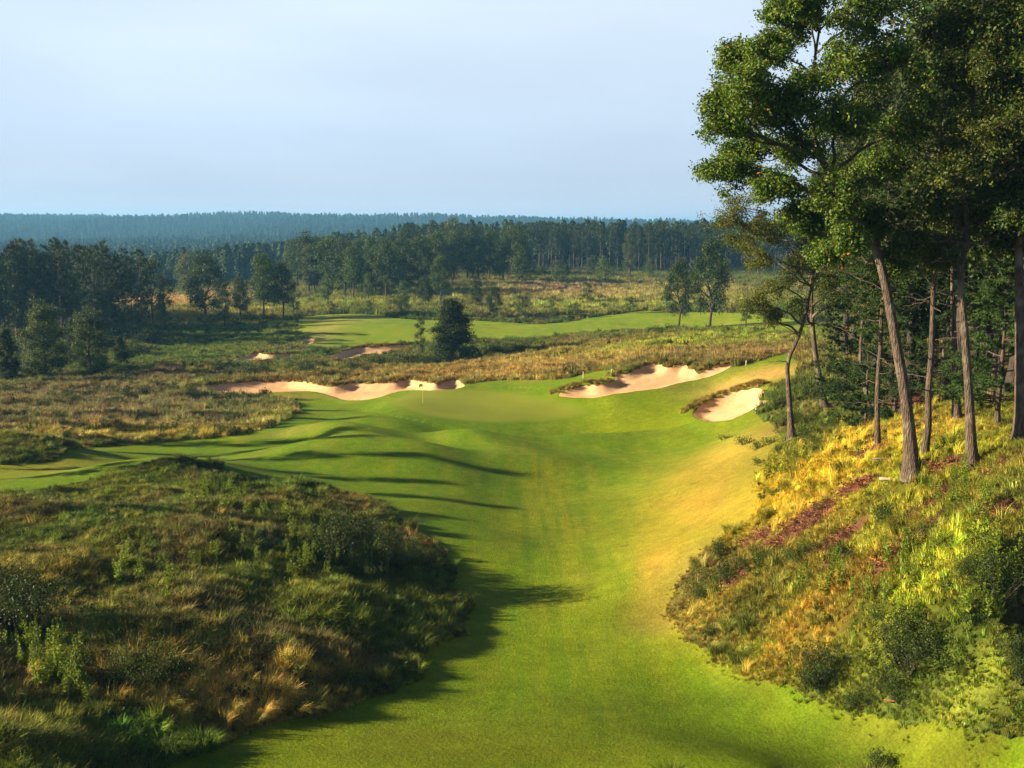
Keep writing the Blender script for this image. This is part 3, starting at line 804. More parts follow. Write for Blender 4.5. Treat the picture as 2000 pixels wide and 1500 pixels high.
def cover(name, key, seed, region, count, lo, hi, density, tintf, label, cat, nidx, zoff=0.0, zs=1.0, usenorm=False, sizef=None):
    """random points of a world rectangle (x0, x1, y0, y1) kept by a density function of place"""
    rng = np.random.default_rng(seed)
    x0, x1, y0, y1 = region
    x = rng.uniform(x0, x1, count); y = rng.uniform(y0, y1, count)
    m = (np.abs(x) < y * 0.52 + 3)
    x, y = x[m], y[m]
    k = rng.random(len(x)) < density(x, y)
    x, y = x[k], y[k]
    z = gsample(Z, x, y) + zoff
    n = len(x)
    s = rng.uniform(lo, hi, n) * (0.75 + 0.5 * fbm(x, y, 2.5, seed + 3, 2))
    if sizef is not None: s = s * sizef(x, y)
    scl = np.stack([s, s, s * zs * rng.uniform(.8, 1.2, n)], 1)
    rot = np.stack([rng.normal(size=n) * .12, rng.normal(size=n) * .12, rng.uniform(-.9, .9, n) if usenorm else rng.random(n) * 6.28], 1)
    tint = tintf(x, y, rng)
    return scatter(name, key, np.stack([x, y, z], 1), rng.integers(0, nidx, n), rot, scl, tint, label, cat)

def rough_at(x, y): return gsample(rough, x, y)
MOWN_W = mown + wob
def mown_at(x, y): return gsample(MOWN_W, x, y)
def sand_at(x, y): return gsample(sd_sand, x, y)
LITG = lit
def dens_rough(x, y):
    return (mown_at(x, y) < 0.03) * (sand_at(x, y) < -0.15) * (1 - 0.93 * gsample(LITG, x, y))
def tint_col(gain, var=0.18):
    def f(x, y, rng):
        c = gsample(COL, x, y)
        n = len(x)
        c = c * gain * (1 + rng.normal(size=(n, 1)) * var).clip(.4, 1.8) * (.55 + .9 * fbm(x, y, 1.1, 555, 2))[:, None]
        return c * (1 + rng.normal(size=(n, 3)) * np.array([.12, .05, .08]))
    return f
# the two banks in front: the grass gets longer away from the mown edge
def edge_size(x, y):
    m = mown_at(x, y)
    return np.where(x > 0, (.6 + .4 * sstep(0, -4.5, m)) * (.85 - .3 * sstep(40, 48, y)), .5 + .5 * sstep(0, -1.3, m)) * (.6 + .8 * fbm(x, y, 4.0, 600, 2))
def d_near(x, y): return dens_rough(x, y) * (y < 96)
cover('rough_grass', 'grass_tuft', 1001, (-50, 50, 24, 97), 280000, .7, 1.35, lambda x, y: d_near(x, y) * sstep(110, 30, y) ** 0.5, tint_col(1.6, .32), 'tussocky rough grass covering the two near banks beside the fairway', 'grass', 4, sizef=edge_size)
def d_semi(x, y):
    m = mown_at(x, y)
    return (m > -1.2) * (sand_at(x, y) < -.3) * np.where(x > 3, sstep(.5, -.4, m) * (y < 84), sstep(.3, -.3, m)) * sstep(.3, .5, fbm(x, y, 1.4, 610, 3)) * .9
cover('semi_rough', 'grass_tuft', 1011, (-45, 45, 26, 95), 420000, .2, .42, d_semi, lambda x, y, r: (gsample(COL, x, y) * .6 + gsample(MOW, x, y) * 1.1) * (1 + r.normal(size=(len(x), 1)) * .2).clip(.5, 1.6), 'short golden-green grass grading from the mown fairway into the rough', 'grass', 4)
def d_tall(x, y):
    c = gsample(COL, x, y)
    blond = sstep(0.16, 0.30, c[:, 0])
    return d_near(x, y) * np.clip(blond * .95 * (x < 0) + blond * 0.06 * (x > 0) + .04, 0, 1) * sstep(.35, .6, fbm(x, y, 2.0, 400, 2))
cover('tall_dry_grass', 'tall_grass', 1002, (-50, 50, 24, 97), 120000, .6, 1.05, d_tall, tint_col(2.3), 'tall straw-coloured dry grass leaning on the near banks', 'grass', 3, usenorm=True)
cover('low_weeds', 'leafy_weed', 1003, (-50, 50, 24, 97), 60000, .6, 1.3, lambda x, y: d_near(x, y) * sstep(.52, .62, fbm(x, y, 3.0, 410, 3)) * np.where(x < 0, .55, .12), lambda x, y, r: np.array([[0.05, 0.085, 0.014]]) * (1 + r.normal(size=(len(x), 1)) * .3).clip(.4, 2), 'low dark leafy weeds growing through the rough grass', 'weeds', 3)
cover('grass_tussocks', 'tussock', 1010, (-50, 50, 24, 97), 9000, .6, 1.25, lambda x, y: d_near(x, y) * np.where(x > 3, .35, 1) * (.15 + .85 * sstep(-5.5, -1.0, mown_at(x, y))) * sstep(.42, .6, fbm(x, y, 3.5, 440, 2)), lambda x, y, r: (gsample(COL, x, y) * .7 + np.array([[0.055, 0.085, 0.012]])) * (1 + r.normal(size=(len(x), 1)) * .25).clip(.5, 1.8), 'big soft mounded tussocks along the fairway edges', 'grass', 3)
# meadow and ridges behind
def d_mid(x, y): return dens_rough(x, y) * (y >= 94)
cover('meadow_grass', 'wide_grass', 1004, (-125, 125, 94, 235), 110000, .6, 1.1, lambda x, y: d_mid(x, y) * sstep(320, 90, y), tint_col(1.55, .25), 'unmown meadow grass of tan, olive and rust patches around the greens', 'grass', 3)
cover('far_meadow_grass', 'wide_grass', 1005, (-240, 240, 235, 460), 60000, 1.2, 2.2, lambda x, y: (mown_at(x, y) < -.3) * .8, tint_col(1.5, .3), 'rough meadow grass in front of the far pine stand', 'grass', 3)
def d_spike(x, y):
    c = gsample(COL, x, y)
    return (mown_at(x, y) < -.4) * (sand_at(x, y) < -.6) * sstep(0.16, 0.24, c[:, 1]) * sstep(.42, .6, fbm(x, y, 6.0, 420, 2)) * .5
cover('yellow_wildflowers', 'flower_spike', 1006, (-120, 120, 60, 360), 70000, .7, 1.5, d_spike, lambda x, y, r: np.array([[0.30, 0.31, 0.03]]) * (1 + r.normal(size=(len(x), 1)) * .25).clip(.5, 1.6), 'yellow-green flowering weeds massed over the meadow ridge', 'wildflowers', 3)
cover('meadow_weeds', 'leafy_weed', 1007, (-125, 125, 94, 400), 60000, 1.2, 2.6, lambda x, y: d_mid(x, y) * sstep(.56, .66, fbm(x, y, 8.0, 430, 3)) * .45, lambda x, y, r: np.array([[0.055, 0.09, 0.016]]) * (1 + r.normal(size=(len(x), 1)) * .35).clip(.4, 2), 'dark green weeds dotted over the far meadows', 'weeds', 3)
# grass fringe hanging over the bunker lips
def d_lip(x, y):
    s = sand_at(x, y)
    return ((s < 0.06) & (s > -1.3)) * sstep(.25, .7, gsample(FARS, x, y)) * .95
cover('bunker_lip_grass', 'grass_tuft', 1008, (-60, 60, 95, 190), 200000, .7, 1.2, d_lip, lambda x, y, r: np.array([[0.26, 0.20, 0.04]]) * (1 + r.normal(size=(len(x), 1)) * .35).clip(.4, 2), 'shaggy olive grass fringing the upper lips of the bunkers', 'grass', 4)
# short mown-edge tufts over the sunlit slope, twigs and fallen leaves on the bare patches
def d_lit(x, y): return gsample(LITG, x, y) * (y < 75)
rngL = np.random.default_rng(77)
gL = Geo(); nL = 60
cL = np.stack([rngL.uniform(-.4, .4, nL), rngL.uniform(-.4, .4, nL), rngL.uniform(.0, .04, nL)], 1)
v, q, c = leaves(rngL, cL, rngL.uniform(.03, .07, nL), rngL.normal(size=(nL, 3)) * .5 + np.array([0, 0, 1]), jitcol(rngL, (1, 1, 1), nL, .2, .5), .6)
gL.add(v, q, None, c)
for i in range(5):
    a = rngL.uniform(-.4, .4, 3); a[2] = .02; b = a + rngL.normal(size=3) * np.array([.3, .3, .03]); tube(gL, curve(rngL, a, b, 4, .1), np.linspace(.012, .005, 4), 4, (1.6, 1.5, 1.5))
source('leaf_litter', [gL.mesh('leaf_litter', M_BLADE)])
cover('leaf_litter', 'leaf_litter', 1009, (0, 50, 24, 80), 60000, .7, 1.2, lambda x, y: d_lit(x, y) * .5, lambda x, y, r: np.array([[0.20, 0.085, 0.045]]) * (1 + r.normal(size=(len(x), 1)) * .4).clip(.3, 2.2), 'brown fallen leaves and twigs on the bare patches below the oaks', 'leaf litter', 1)

# ------------------------------------------------------------------ trees
def grow(seed, trunk, rad, lobes, leaf=.12, nleaf=2500, leafcol=(0.05, 0.085, 0.012), subs=14, sigma=.16, low=0.25, twig=.02, sides=10, accent=0.02, up=.08, barkcol=(0.1, .08, .06), bare=0, accent2=0.06):
    """trunk: list of points; lobes: (x, y, z, rx, ry, rz). Returns wood and crown geometry"""
    rng = np.random.default_rng(seed)
    trunk = np.array(trunk, float); wood = Geo(); crown = Geo()
    # resample the trunk smoothly
    k = np.linspace(0, len(trunk) - 1, 22); tp = np.stack([np.interp(k, np.arange(len(trunk)), trunk[:, i]) for i in range(3)], 1)
    for _ in range(2): tp[1:-1] = (tp[:-2] + 2 * tp[1:-1] + tp[2:]) / 4
    tt = np.linspace(0, 1, 22); tr = rad * (1 - .82 * tt ** 0.9); tr[0] *= 2.0; tr[1] *= 1.22; tr[2] *= 1.05
    tube(wood, tp, tr, sides, barkcol)
    for (cx, cy, cz, rx, ry, rz) in lobes:
        c = np.array([cx, cy, cz]); r3 = np.array([rx, ry, rz])
        hd = np.hypot(tp[:, 0] - cx, tp[:, 1] - cy)
        score = np.abs(cz - 0.55 * hd - tp[:, 2]) + 1e3 * (tt < low)
        ia = int(np.argmin(score))
        lim = curve(rng, tp[ia], c, 9, .24, up)
        r0 = min(tr[ia] * .75, .05 * np.linalg.norm(c - tp[ia]) ** .8 + .02)
        tube(wood, lim, np.linspace(r0, max(twig, r0 * .3), 9), max(5, sides - 4), barkcol)
        n = int(nleaf)
        dirs = rng.normal(size=(subs, 3)); dirs /= np.linalg.norm(dirs, axis=1, keepdims=True)
        ends = c + dirs * r3 * rng.uniform(.45, 1.0, (subs, 1))
        cen = []
        for e_ in ends:
            st_ = lim[rng.integers(5, 9)]
            b = curve(rng, st_, e_, 6, .3, .05)
            tube(wood, b, np.linspace(max(twig, r0 * .28), twig * .4, 6), 4, barkcol)
            m = n // subs
            # small sprays near the end of the branch
            near_ = nleaf > 3500
            ks = max(3, m // (48 if near_ else 34))
            f = rng.beta(3, 1.4, ks)
            sp = np.stack([np.interp(f, np.linspace(0, 1, 6), b[:, i]) for i in range(3)], 1) + rng.normal(size=(ks, 3)) * r3 * sigma * .7
            own = rng.integers(0, ks, m)
            cen.append(sp[own] + rng.normal(size=(m, 3)) * leaf * (1.15 if near_ else 1.4) * np.array([1, 1, .75]))
        cen = np.concatenate(cen)
        m = len(cen)
        nr = (cen - c) / r3; nr = nr * .7 + rng.normal(size=(m, 3)) * .8 + np.array([0, 0, .5])
        cl = jitcol(rng, leafcol, m, .18, .28)
        a = rng.random(m); cl[a < accent2] *= np.array([1.9, 1.45, .9]); cl[a < accent] = np.array([.30, .11, .03])
        v, q, cc = leaves(rng, cen, rng.uniform(.6, 1.15, m) * leaf * .5, nr, cl)
        crown.add(v, q, None, cc)
    for i in range(bare):
        ia = rng.integers(6, 17); a = rng.random() * 6.28; L = rng.uniform(1.0, 2.6)
        e_ = tp[ia] + np.array([math.cos(a), math.sin(a), rng.uniform(-.1, .5)]) * L
        b = curve(rng, tp[ia], e_, 7, .25, .06); tube(wood, b, np.linspace(.035, .008, 7), 4, barkcol)
        for k_ in range(3):
            s_ = b[rng.integers(2, 6)]; tube(wood, curve(rng, s_, s_ + rng.normal(size=3) * .4, 4, .2), np.linspace(.014, .005, 4), 3, barkcol)
    return wood, crown
def place_tree(name, woodcrown, origin, label, group, barkm, leafm, cat='tree'):
    w, cgeo = woodcrown
    root = link(name, None); root.location = origin
    link('trunk', w.mesh('trunk', barkm, True), None, root)
    if cgeo is not None and cgeo.n: link('crown', cgeo.mesh('crown', leafm), None, root)
    return tag(root, label, cat, group)
def copy_tree(o, loc, rz, s, label=None, group=None, sz=None):
    r = o.copy(); C.objects.link(r)
    r.location = loc; r.rotation_euler = (0, 0, rz); r.scale = (s, s, s if sz is None else sz)
    if label: r['label'] = label
    if group: r['group'] = group
    for ch in o.children:
        c = ch.copy(); C.objects.link(c); c.parent = r
    return r

# --- the oaks standing on the right bank, each shaped after the photograph
def near_oak(seed, basepx, trunkpx, lobespx, rad, label, leaf, nleaf, col, depthspread=2.5, bare=4, low=.35, name='oak_tree', subs=16, accent=.004, barkm=None, rf=1.0, twig=.02):
    rng = np.random.default_rng(seed + 500)
    b = hit(*basepx); D = b[1]
    tr = [np.array([0, 0, -.25])]
    for (u, v, dd) in trunkpx: tr.append(at_y(u, v, D + dd) - b)
    lob = []
    for (u, v, r) in lobespx:
        dd = rng.uniform(-depthspread, depthspread)
        p = at_y(u, v, D + dd) - b; rm = r * D / F * rf * (1.03 if seed in (11, 12) else 1.0)
        lob.append((p[0], p[1], p[2], rm * rng.uniform(.95, 1.15), rm * 1.2, rm * rng.uniform(.75, .95)))
    g = grow(seed, tr, rad, lob, leaf, nleaf, col, subs=subs, low=low, bare=bare, accent=accent, twig=twig)
    return place_tree(name, g, tuple(b), label, 'trees standing on the right bank', barkm or M_BARK, M_LEAF)
GRN = (0.062, 0.105, 0.011)
near_oak(11, (1783, 925), [(1775, 800, 0), (1748, 660, .2), (1725, 520, .4), (1690, 440, .6), (1640, 370, .8), (1590, 300, 1), (1580, 180, 1.2), (1600, 60, 1.5)],
    [(1600, 500, 34), (1740, 520, 34), (1660, 470, 30), (1400, 188, 34), (1430, 105, 36), (1520, 20, 40), (1405, 335, 55), (1450, 285, 60), (1405, 235, 48), (1455, 165, 62), (1490, 100, 58), (1550, 50, 70), (1565, 180, 70), (1545, 290, 62), (1640, 110, 80), (1650, 235, 75), (1700, 30, 80), (1760, 130, 80),
     (1720, 330, 70), (1625, 390, 62), (1500, 365, 42), (1660, -50, 80), (1800, -30, 90), (1570, -10, 55), (1800, 240, 75), (1560, 430, 45), (1700, 430, 45), (1500, 220, 55)],
    .25, 'big leaning oak with the broadest crown, thick trunk rooted among leaf litter', .15, 5000, (0.074, 0.126, 0.011), 3.0, 10, .45)
near_oak(12, (1900, 915), [(1893, 760, 0), (1880, 600, 0), (1872, 520, .1), (1895, 470, .2), (1880, 380, .3), (1900, 200, .5), (1920, 0, .5)],
    [(1850, 330, 72), (1930, 250, 80), (1880, 430, 66), (1960, 380, 70), (1815, 405, 48), (1990, 470, 60), (1900, 150, 80), (1990, 100, 85), (1950, 0, 90), (2050, 300, 90), (1770, 480, 36), (1830, 500, 34), (1860, 60, 70), (2080, 150, 90)],
    .185, 'tall oak with pale grey-brown trunk and a pale scar at its fork', .145, 4600, (0.074, 0.104, 0.013), 2.4, 10, .5)
near_oak(13, (1547, 855), [(1540, 760, 0), (1536, 705, 0), (1565, 650, -.3), (1585, 560, -.5), (1600, 470, -.6), (1610, 420, -.6)],
    [(1405, 425, 38), (1445, 405, 40), (1480, 500, 46), (1515, 560, 42), (1590, 470, 50), (1470, 590, 30), (1620, 550, 36), (1545, 430, 55), (1505, 620, 24), (1480, 440, 40), (1565, 510, 38), (1440, 470, 30), (1660, 470, 40)],
    .2, 'slender forked oak with thin pale limbs standing alone on the golden slope', .14, 2600, (0.085, 0.11, 0.012), 1.8, 14, .3, subs=12, accent=.03)
near_oak(14, (1612, 795), [(1600, 740, 0), (1588, 660, 0), (1583, 560, 0), (1600, 450, 0), (1610, 330, 0)],
    [(1600, 430, 60), (1665, 500, 50), (1545, 520, 42), (1700, 420, 60), (1640, 590, 36), (1500, 450, 45), (1610, 340, 60), (1560, 600, 28), (1680, 560, 34)],
    .28, 'dark-trunked oak behind the forked oak, beside the short bunker', .16, 3000, (0.05, 0.08, 0.010), 3, 8, .4)
near_oak(15, (1705, 815), [(1690, 760, 0), (1679, 710, 0), (1683, 640, 0), (1690, 560, 0), (1640, 480, -.3)],
    [(1640, 480, 30), (1700, 540, 30), (1610, 560, 24)], .17, 'crooked pale-barked oak with a bent trunk between the pines', .14, 900, (0.06, 0.085, 0.012), 1.0, 12, .5, subs=8)
near_oak(16, (1870, 825), [(1866, 740, 0), (1862, 640, 0), (1860, 500, 0), (1850, 350, 0)], [(1850, 360, 80), (1900, 450, 60), (1800, 300, 80), (1850, 200, 80)], .24, 'reddish-barked oak in the shade behind the tall pale oak', .18, 2200, (0.04, 0.065, 0.009), 2, 6, .5)
near_oak(17, (1995, 860), [(1993, 700, 0), (1990, 500, 0), (1985, 300, 0), (1995, 100, 0)], [(2040, 300, 90), (1980, 150, 90), (2060, 60, 90), (2000, 420, 60), (2100, 420, 80), (1930, 60, 70)], .26, 'dark trunk at the very edge of the woods, its base half in shade', .17, 2600, (0.04, 0.068, 0.009), 2, 8, .5)

# --- pines
def pine(seed, h, r, crown0, maxlen, tufts, tuft_n, nl, nw, col, dead=6, sides=8, shape='red', droop=.1, barkcol=(.2, .12, .08), whorl=.55, per=5):
    rng = np.random.default_rng(seed)
    wood = Geo(); crown = Geo()
    n = 12; t = np.linspace(0, 1, n)
    tp = np.stack([np.cumsum(rng.normal(size=n)) * .012 * h / 6, np.cumsum(rng.normal(size=n)) * .012 * h / 6, t * h], 1); tp[0] = (0, 0, -.2)
    tr = r * (1 - .88 * t); tr[0] *= 1.2
    tube(wood, tp, tr, sides, barkcol)
    def onp(z): return np.array([np.interp(z, tp[:, 2], tp[:, 0]), np.interp(z, tp[:, 2], tp[:, 1]), z])
    z = crown0 * h
    while z < h * .985:
        f = (z - crown0 * h) / (h * (1 - crown0))
        prof = (math.sin(math.pi * min(1, f * .8 + .22)) ** .7 if shape == 'red' else (1 - f) ** .8 * .95 + .08)
        for b in range(per):
            a = rng.random() * 6.28; L = maxlen * prof * rng.uniform(.55, 1.15)
            if L < .15: continue
            s = onp(z + rng.uniform(-.2, .2)); up = rng.uniform(-.05, .3) + .5 * f
            e_ = s + np.array([math.cos(a) * L, math.sin(a) * L, L * up])
            br = curve(rng, s, e_, 5, .15, -droop)
            tube(wood, br, np.linspace(max(.012, .012 + .012 * L), .006, 5), 4, barkcol)
            k = max(2, int(tufts * L / maxlen))
            ff = rng.uniform(.3, 1.05, k)
            c = np.stack([np.interp(ff, np.linspace(0, 1, 5), br[:, i]) for i in range(3)], 1) + rng.normal(size=(k, 3)) * np.array([.14, .14, .06]) * L
            cc = np.repeat(c, tuft_n, 0); m = len(cc)
            d = rng.normal(size=(m, 3)) + np.array([0, 0, .7]); d /= np.linalg.norm(d, axis=1, keepdims=True)
            side_ = np.cross(d, rng.normal(size=(m, 3))); side_ /= np.maximum(np.linalg.norm(side_, axis=1, keepdims=True), 1e-6)
            ln = nl * rng.uniform(.6, 1.2, (m, 1))
            v = np.stack([cc - side_ * nw, cc + side_ * nw, cc + d * ln], 1).reshape(-1, 3)
            cl = np.repeat(jitcol(rng, col, m, .12, .28), 3, 0)
            crown.add(v, None, np.arange(m * 3).reshape(m, 3), cl)
        z += whorl * rng.uniform(.7, 1.3)
    for i in range(dead):
        zz = rng.uniform(.15, max(.2, crown0)) * h; a = rng.random() * 6.28; L = rng.uniform(.5, 1.0) * maxlen * .8
        s = onp(zz); b = curve(rng, s, s + np.array([math.cos(a) * L, math.sin(a) * L, rng.uniform(-.25, .3) * L]), 6, .2)
        tube(wood, b, np.linspace(.028, .007, 6), 4, barkcol)
    return wood, crown
NDL = (0.028, 0.055, 0.012)
def near_pine(seed, basepx, top_v, r, c0, ml, label, dead=14, shape='red'):
    b = hit(*basepx); h = at_y(basepx[0], top_v, b[1])[2] - b[2]
    g = pine(seed, h, r, c0, ml, 34 if shape == 'white' else 22, 44, .2, .016, (0.036, 0.075, 0.012), dead, 8, shape, droop=.05, whorl=.6, per=5)
    return place_tree('pine_tree', g, tuple(b), label, 'trees standing on the right bank', M_PBARK, M_NEEDLE)
near_pine(21, (1805, 895), 130, .15, .55, 2.6, 'straight slim pine right behind the big leaning oak', 16)
near_pine(22, (1715, 875), 330, .15, .42, 2.4, 'slim pine with bare dead side branches, left of the big leaning oak', 18)
near_pine(23, (1650, 805), 560, .12, .12, 2.9, 'young white pine with low soft boughs left of the slim pine', 8, 'white')
near_pine(24, (1748, 800), 480, .14, .15, 3.0, 'young white pine showing between the slim pine and the big oak', 8, 'white')
near_pine(25, (1840, 790), 420, .14, .2, 3.2, 'dark young pine between the two big oak trunks', 8, 'white')
near_pine(26, (1950, 830), 520, .13, .15, 2.9, 'bushy young pine right of the tall pale oak', 8, 'white')
near_pine(27, (1935, 790), 350, .15, .45, 2.6, 'pine with a short pale trunk deep in the woods', 10)
near_pine(28, (1690, 835), 650, .09, .1, 2.2, 'low spreading pine sapling on the edge of the woods', 2, 'white')
# deeper trees that close the view, leaf colours darkened as woodland shade
rw = random.Random(5)
deep_o = None; deep_p = None
deep_spots = [(1745, 88), (1800, 80), (1860, 75), (1930, 72), (2010, 66), (1690, 105), (1770, 104), (1850, 98), (1940, 92), (2040, 84), (1650, 122), (1730, 128), (1830, 122), (1930, 115), (2030, 105), (1990, 58), (2090, 60), (2130, 78), (1700, 150), (1800, 145), (1900, 140), (2010, 130), (2080, 48), (2180, 46), (1780, 68), (1720, 96), (1880, 64), (1960, 64), (2060, 70), (1830, 88), (1910, 82), (1990, 78), (1670, 135), (1870, 110), (1960, 104), (2120, 64), (1760, 140)]
for i, (u, d) in enumerate(deep_spots):
    x = (u - 1000) / F * d; p = (x, d, gz(x, d) - .1)
    pass; lab = 'shaded tree deep in the woods on the right bank'
    if i % 3 == 2:
        if deep_p is None:
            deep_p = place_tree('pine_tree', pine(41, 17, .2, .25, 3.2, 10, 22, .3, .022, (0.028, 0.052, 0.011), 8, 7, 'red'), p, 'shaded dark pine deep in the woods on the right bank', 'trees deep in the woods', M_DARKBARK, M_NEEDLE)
        else: copy_tree(deep_p, p, rw.random() * 6.28, rw.uniform(1.3, 1.7))
    else:
        if deep_o is None:
            rng = np.random.default_rng(9); L_ = []
            for k in range(17):
                a = k * 2.4; zz = 5 + 11.5 * (k + .5) / 17; rr_ = 3.4 * math.sin(math.pi * min(1, (zz - 3.2) / 14)) ** .6
                L_.append((math.cos(a) * rr_, math.sin(a) * rr_, zz, 2.0, 2.0, 1.5))
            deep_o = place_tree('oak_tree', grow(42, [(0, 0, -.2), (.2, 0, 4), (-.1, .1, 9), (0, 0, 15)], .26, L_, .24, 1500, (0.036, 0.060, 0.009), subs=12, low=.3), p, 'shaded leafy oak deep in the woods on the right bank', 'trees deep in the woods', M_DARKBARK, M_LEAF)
        else: copy_tree(deep_o, p, rw.random() * 6.28, rw.uniform(1.25, 1.7))

# --- broadleaved trees of the middle distance: kinds, then copies
def crown_tree(seed, h, rcrown, c0, leaf, nleaf, col, lobes=14, subs=9, rad=.22, sides=7, sigma=.2, accent2=.06, cone=0.0):
    rng = np.random.default_rng(seed); L_ = []
    for k in range(lobes):
        f = (k + .5) / lobes; zz = h * (c0 + (1 - c0) * f * .93); a = k * 2.4 + rng.random()
        rr_ = rcrown * .62 * math.sin(math.pi * min(1, .16 + f * .84)) ** .6 * rng.uniform(.7, 1.15) * (1 - cone * f)
        s = rcrown * .42 * rng.uniform(.75, 1.15) * (1 - cone * .7 * f)
        L_.append((math.cos(a) * rr_, math.sin(a) * rr_, zz, s, s, s * .8))
    return grow(seed, [(0, 0, -.3), (rng.normal() * .2, 0, h * .3), (rng.normal() * .3, .1, h * .6), (0, 0, h * .92)], rad, L_, leaf, nleaf, col, subs=subs, low=.22, twig=.025, sides=sides, accent=.0, sigma=sigma, accent2=accent2)
KIND = {}
def kind_tree(key, geo, name, barkm, leafm):
    KIND[key] = [geo, name, barkm, leafm, None]
def put(key, x, y, hs, label, group=None, rz=None, wide=1.0):
    """hs: scale; the first call builds the tree, later calls copy it"""
    k = KIND[key]; loc = (x, y, gz(x, y) - .05)
    rz = rw.random() * 6.28 if rz is None else rz
    if k[4] is None:
        o = place_tree(k[1], k[0], loc, label, group, k[2], k[3]); k[4] = o
        o.rotation_euler = (0, 0, rz); o.scale = (hs * wide, hs * wide, hs)
    else:
        o = copy_tree(k[4], loc, rz, hs * wide, label, group, hs)
        if not group and 'group' in o: del o['group']
    return o
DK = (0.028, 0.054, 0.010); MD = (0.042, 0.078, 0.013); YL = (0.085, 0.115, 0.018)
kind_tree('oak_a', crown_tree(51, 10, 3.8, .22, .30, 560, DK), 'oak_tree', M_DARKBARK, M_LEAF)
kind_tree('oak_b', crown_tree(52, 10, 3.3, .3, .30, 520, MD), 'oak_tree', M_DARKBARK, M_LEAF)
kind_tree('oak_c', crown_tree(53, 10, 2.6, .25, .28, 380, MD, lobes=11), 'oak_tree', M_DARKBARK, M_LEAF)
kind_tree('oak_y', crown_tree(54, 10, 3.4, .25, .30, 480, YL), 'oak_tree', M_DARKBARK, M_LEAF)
kind_tree('lone', crown_tree(55, 10, 3.3, .03, .22, 1500, (0.028, 0.050, 0.009), lobes=22, subs=10, cone=.6), 'oak_tree', M_DARKBARK, M_LEAF)
kind_tree('bushy', crown_tree(58, 10, 3.6, .03, .24, 1100, (0.052, 0.085, 0.014), lobes=20, subs=10), 'oak_tree', M_DARKBARK, M_LEAF)
kind_tree('young', crown_tree(56, 4, 1.35, .2, .17, 240, (0.062, 0.095, 0.018), lobes=8, subs=6, rad=.06), 'young_tree', M_DARKBARK, M_LEAF)
kind_tree('aspen', crown_tree(57, 10, 1.7, .2, .25, 380, (0.060, 0.085, 0.020), lobes=10, rad=.14), 'aspen_tree', M_BARK, M_LEAF)
kind_tree('pine_a', pine(61, 10, .14, .45, 1.6, 7, 12, .42, .04, NDL, 6, 6, 'red'), 'pine_tree', M_PBARK, M_NEEDLE)
kind_tree('pine_b', pine(62, 10, .13, .35, 1.8, 7, 12, .42, .04, NDL, 6, 6, 'red'), 'pine_tree', M_PBARK, M_NEEDLE)
kind_tree('pine_d', pine(64, 10, .13, .16, 1.9, 7, 14, .42, .04, NDL, 4, 6, 'red'), 'pine_tree', M_PBARK, M_NEEDLE)
kind_tree('pine_c', pine(63, 10, .14, .55, 1.5, 8, 12, .42, .04, (0.034, 0.058, 0.012), 8, 6, 'red'), 'pine_tree', M_PBARK, M_NEEDLE)

def by_px(key, u, vb, vt, label, group=None, wide=1.0, base_h=10.0):
    b = hit(u, vb); top = at_y(u, vt, b[1])[2]
    return put(key, b[0], b[1], (top - b[2]) / base_h, label, group, None, wide)
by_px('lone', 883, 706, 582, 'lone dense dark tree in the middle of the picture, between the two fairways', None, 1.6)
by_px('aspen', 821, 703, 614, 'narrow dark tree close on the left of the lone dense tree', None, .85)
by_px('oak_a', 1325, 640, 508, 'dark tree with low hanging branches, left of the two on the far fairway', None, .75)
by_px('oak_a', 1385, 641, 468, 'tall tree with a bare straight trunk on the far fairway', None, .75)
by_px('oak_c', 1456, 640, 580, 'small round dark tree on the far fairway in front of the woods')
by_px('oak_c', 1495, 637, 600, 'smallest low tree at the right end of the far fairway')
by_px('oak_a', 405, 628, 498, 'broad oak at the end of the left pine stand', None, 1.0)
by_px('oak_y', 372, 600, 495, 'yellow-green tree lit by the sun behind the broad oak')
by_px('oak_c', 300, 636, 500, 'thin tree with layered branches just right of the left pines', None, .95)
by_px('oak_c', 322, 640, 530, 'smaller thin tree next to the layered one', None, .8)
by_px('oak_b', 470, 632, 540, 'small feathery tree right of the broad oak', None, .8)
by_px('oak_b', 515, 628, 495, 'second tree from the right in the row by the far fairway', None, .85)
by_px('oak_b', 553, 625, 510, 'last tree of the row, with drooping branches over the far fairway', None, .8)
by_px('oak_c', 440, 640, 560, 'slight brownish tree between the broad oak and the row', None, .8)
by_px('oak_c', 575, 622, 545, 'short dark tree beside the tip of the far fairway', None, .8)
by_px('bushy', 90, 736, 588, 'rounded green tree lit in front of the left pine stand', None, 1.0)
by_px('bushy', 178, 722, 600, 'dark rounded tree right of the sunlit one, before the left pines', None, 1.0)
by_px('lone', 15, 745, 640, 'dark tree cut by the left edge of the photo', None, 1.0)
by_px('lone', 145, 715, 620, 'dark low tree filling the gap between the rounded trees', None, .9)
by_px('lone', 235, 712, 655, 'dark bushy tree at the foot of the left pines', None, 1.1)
# left pine stand
cnt = 0
for i in range(105):
    u = -120 + rw.random() * 400; d = 192 + rw.random() * 75
    if u > 215 and d > 225: continue
    x = (u - 1000) / F * d
    put(('pine_d', 'pine_b', 'pine_d', 'pine_a')[i % 4], x, d, rw.uniform(1.45, 1.85), 'dark tall pine in the shaded stand at the left edge', 'pines of the left stand', None, .85)
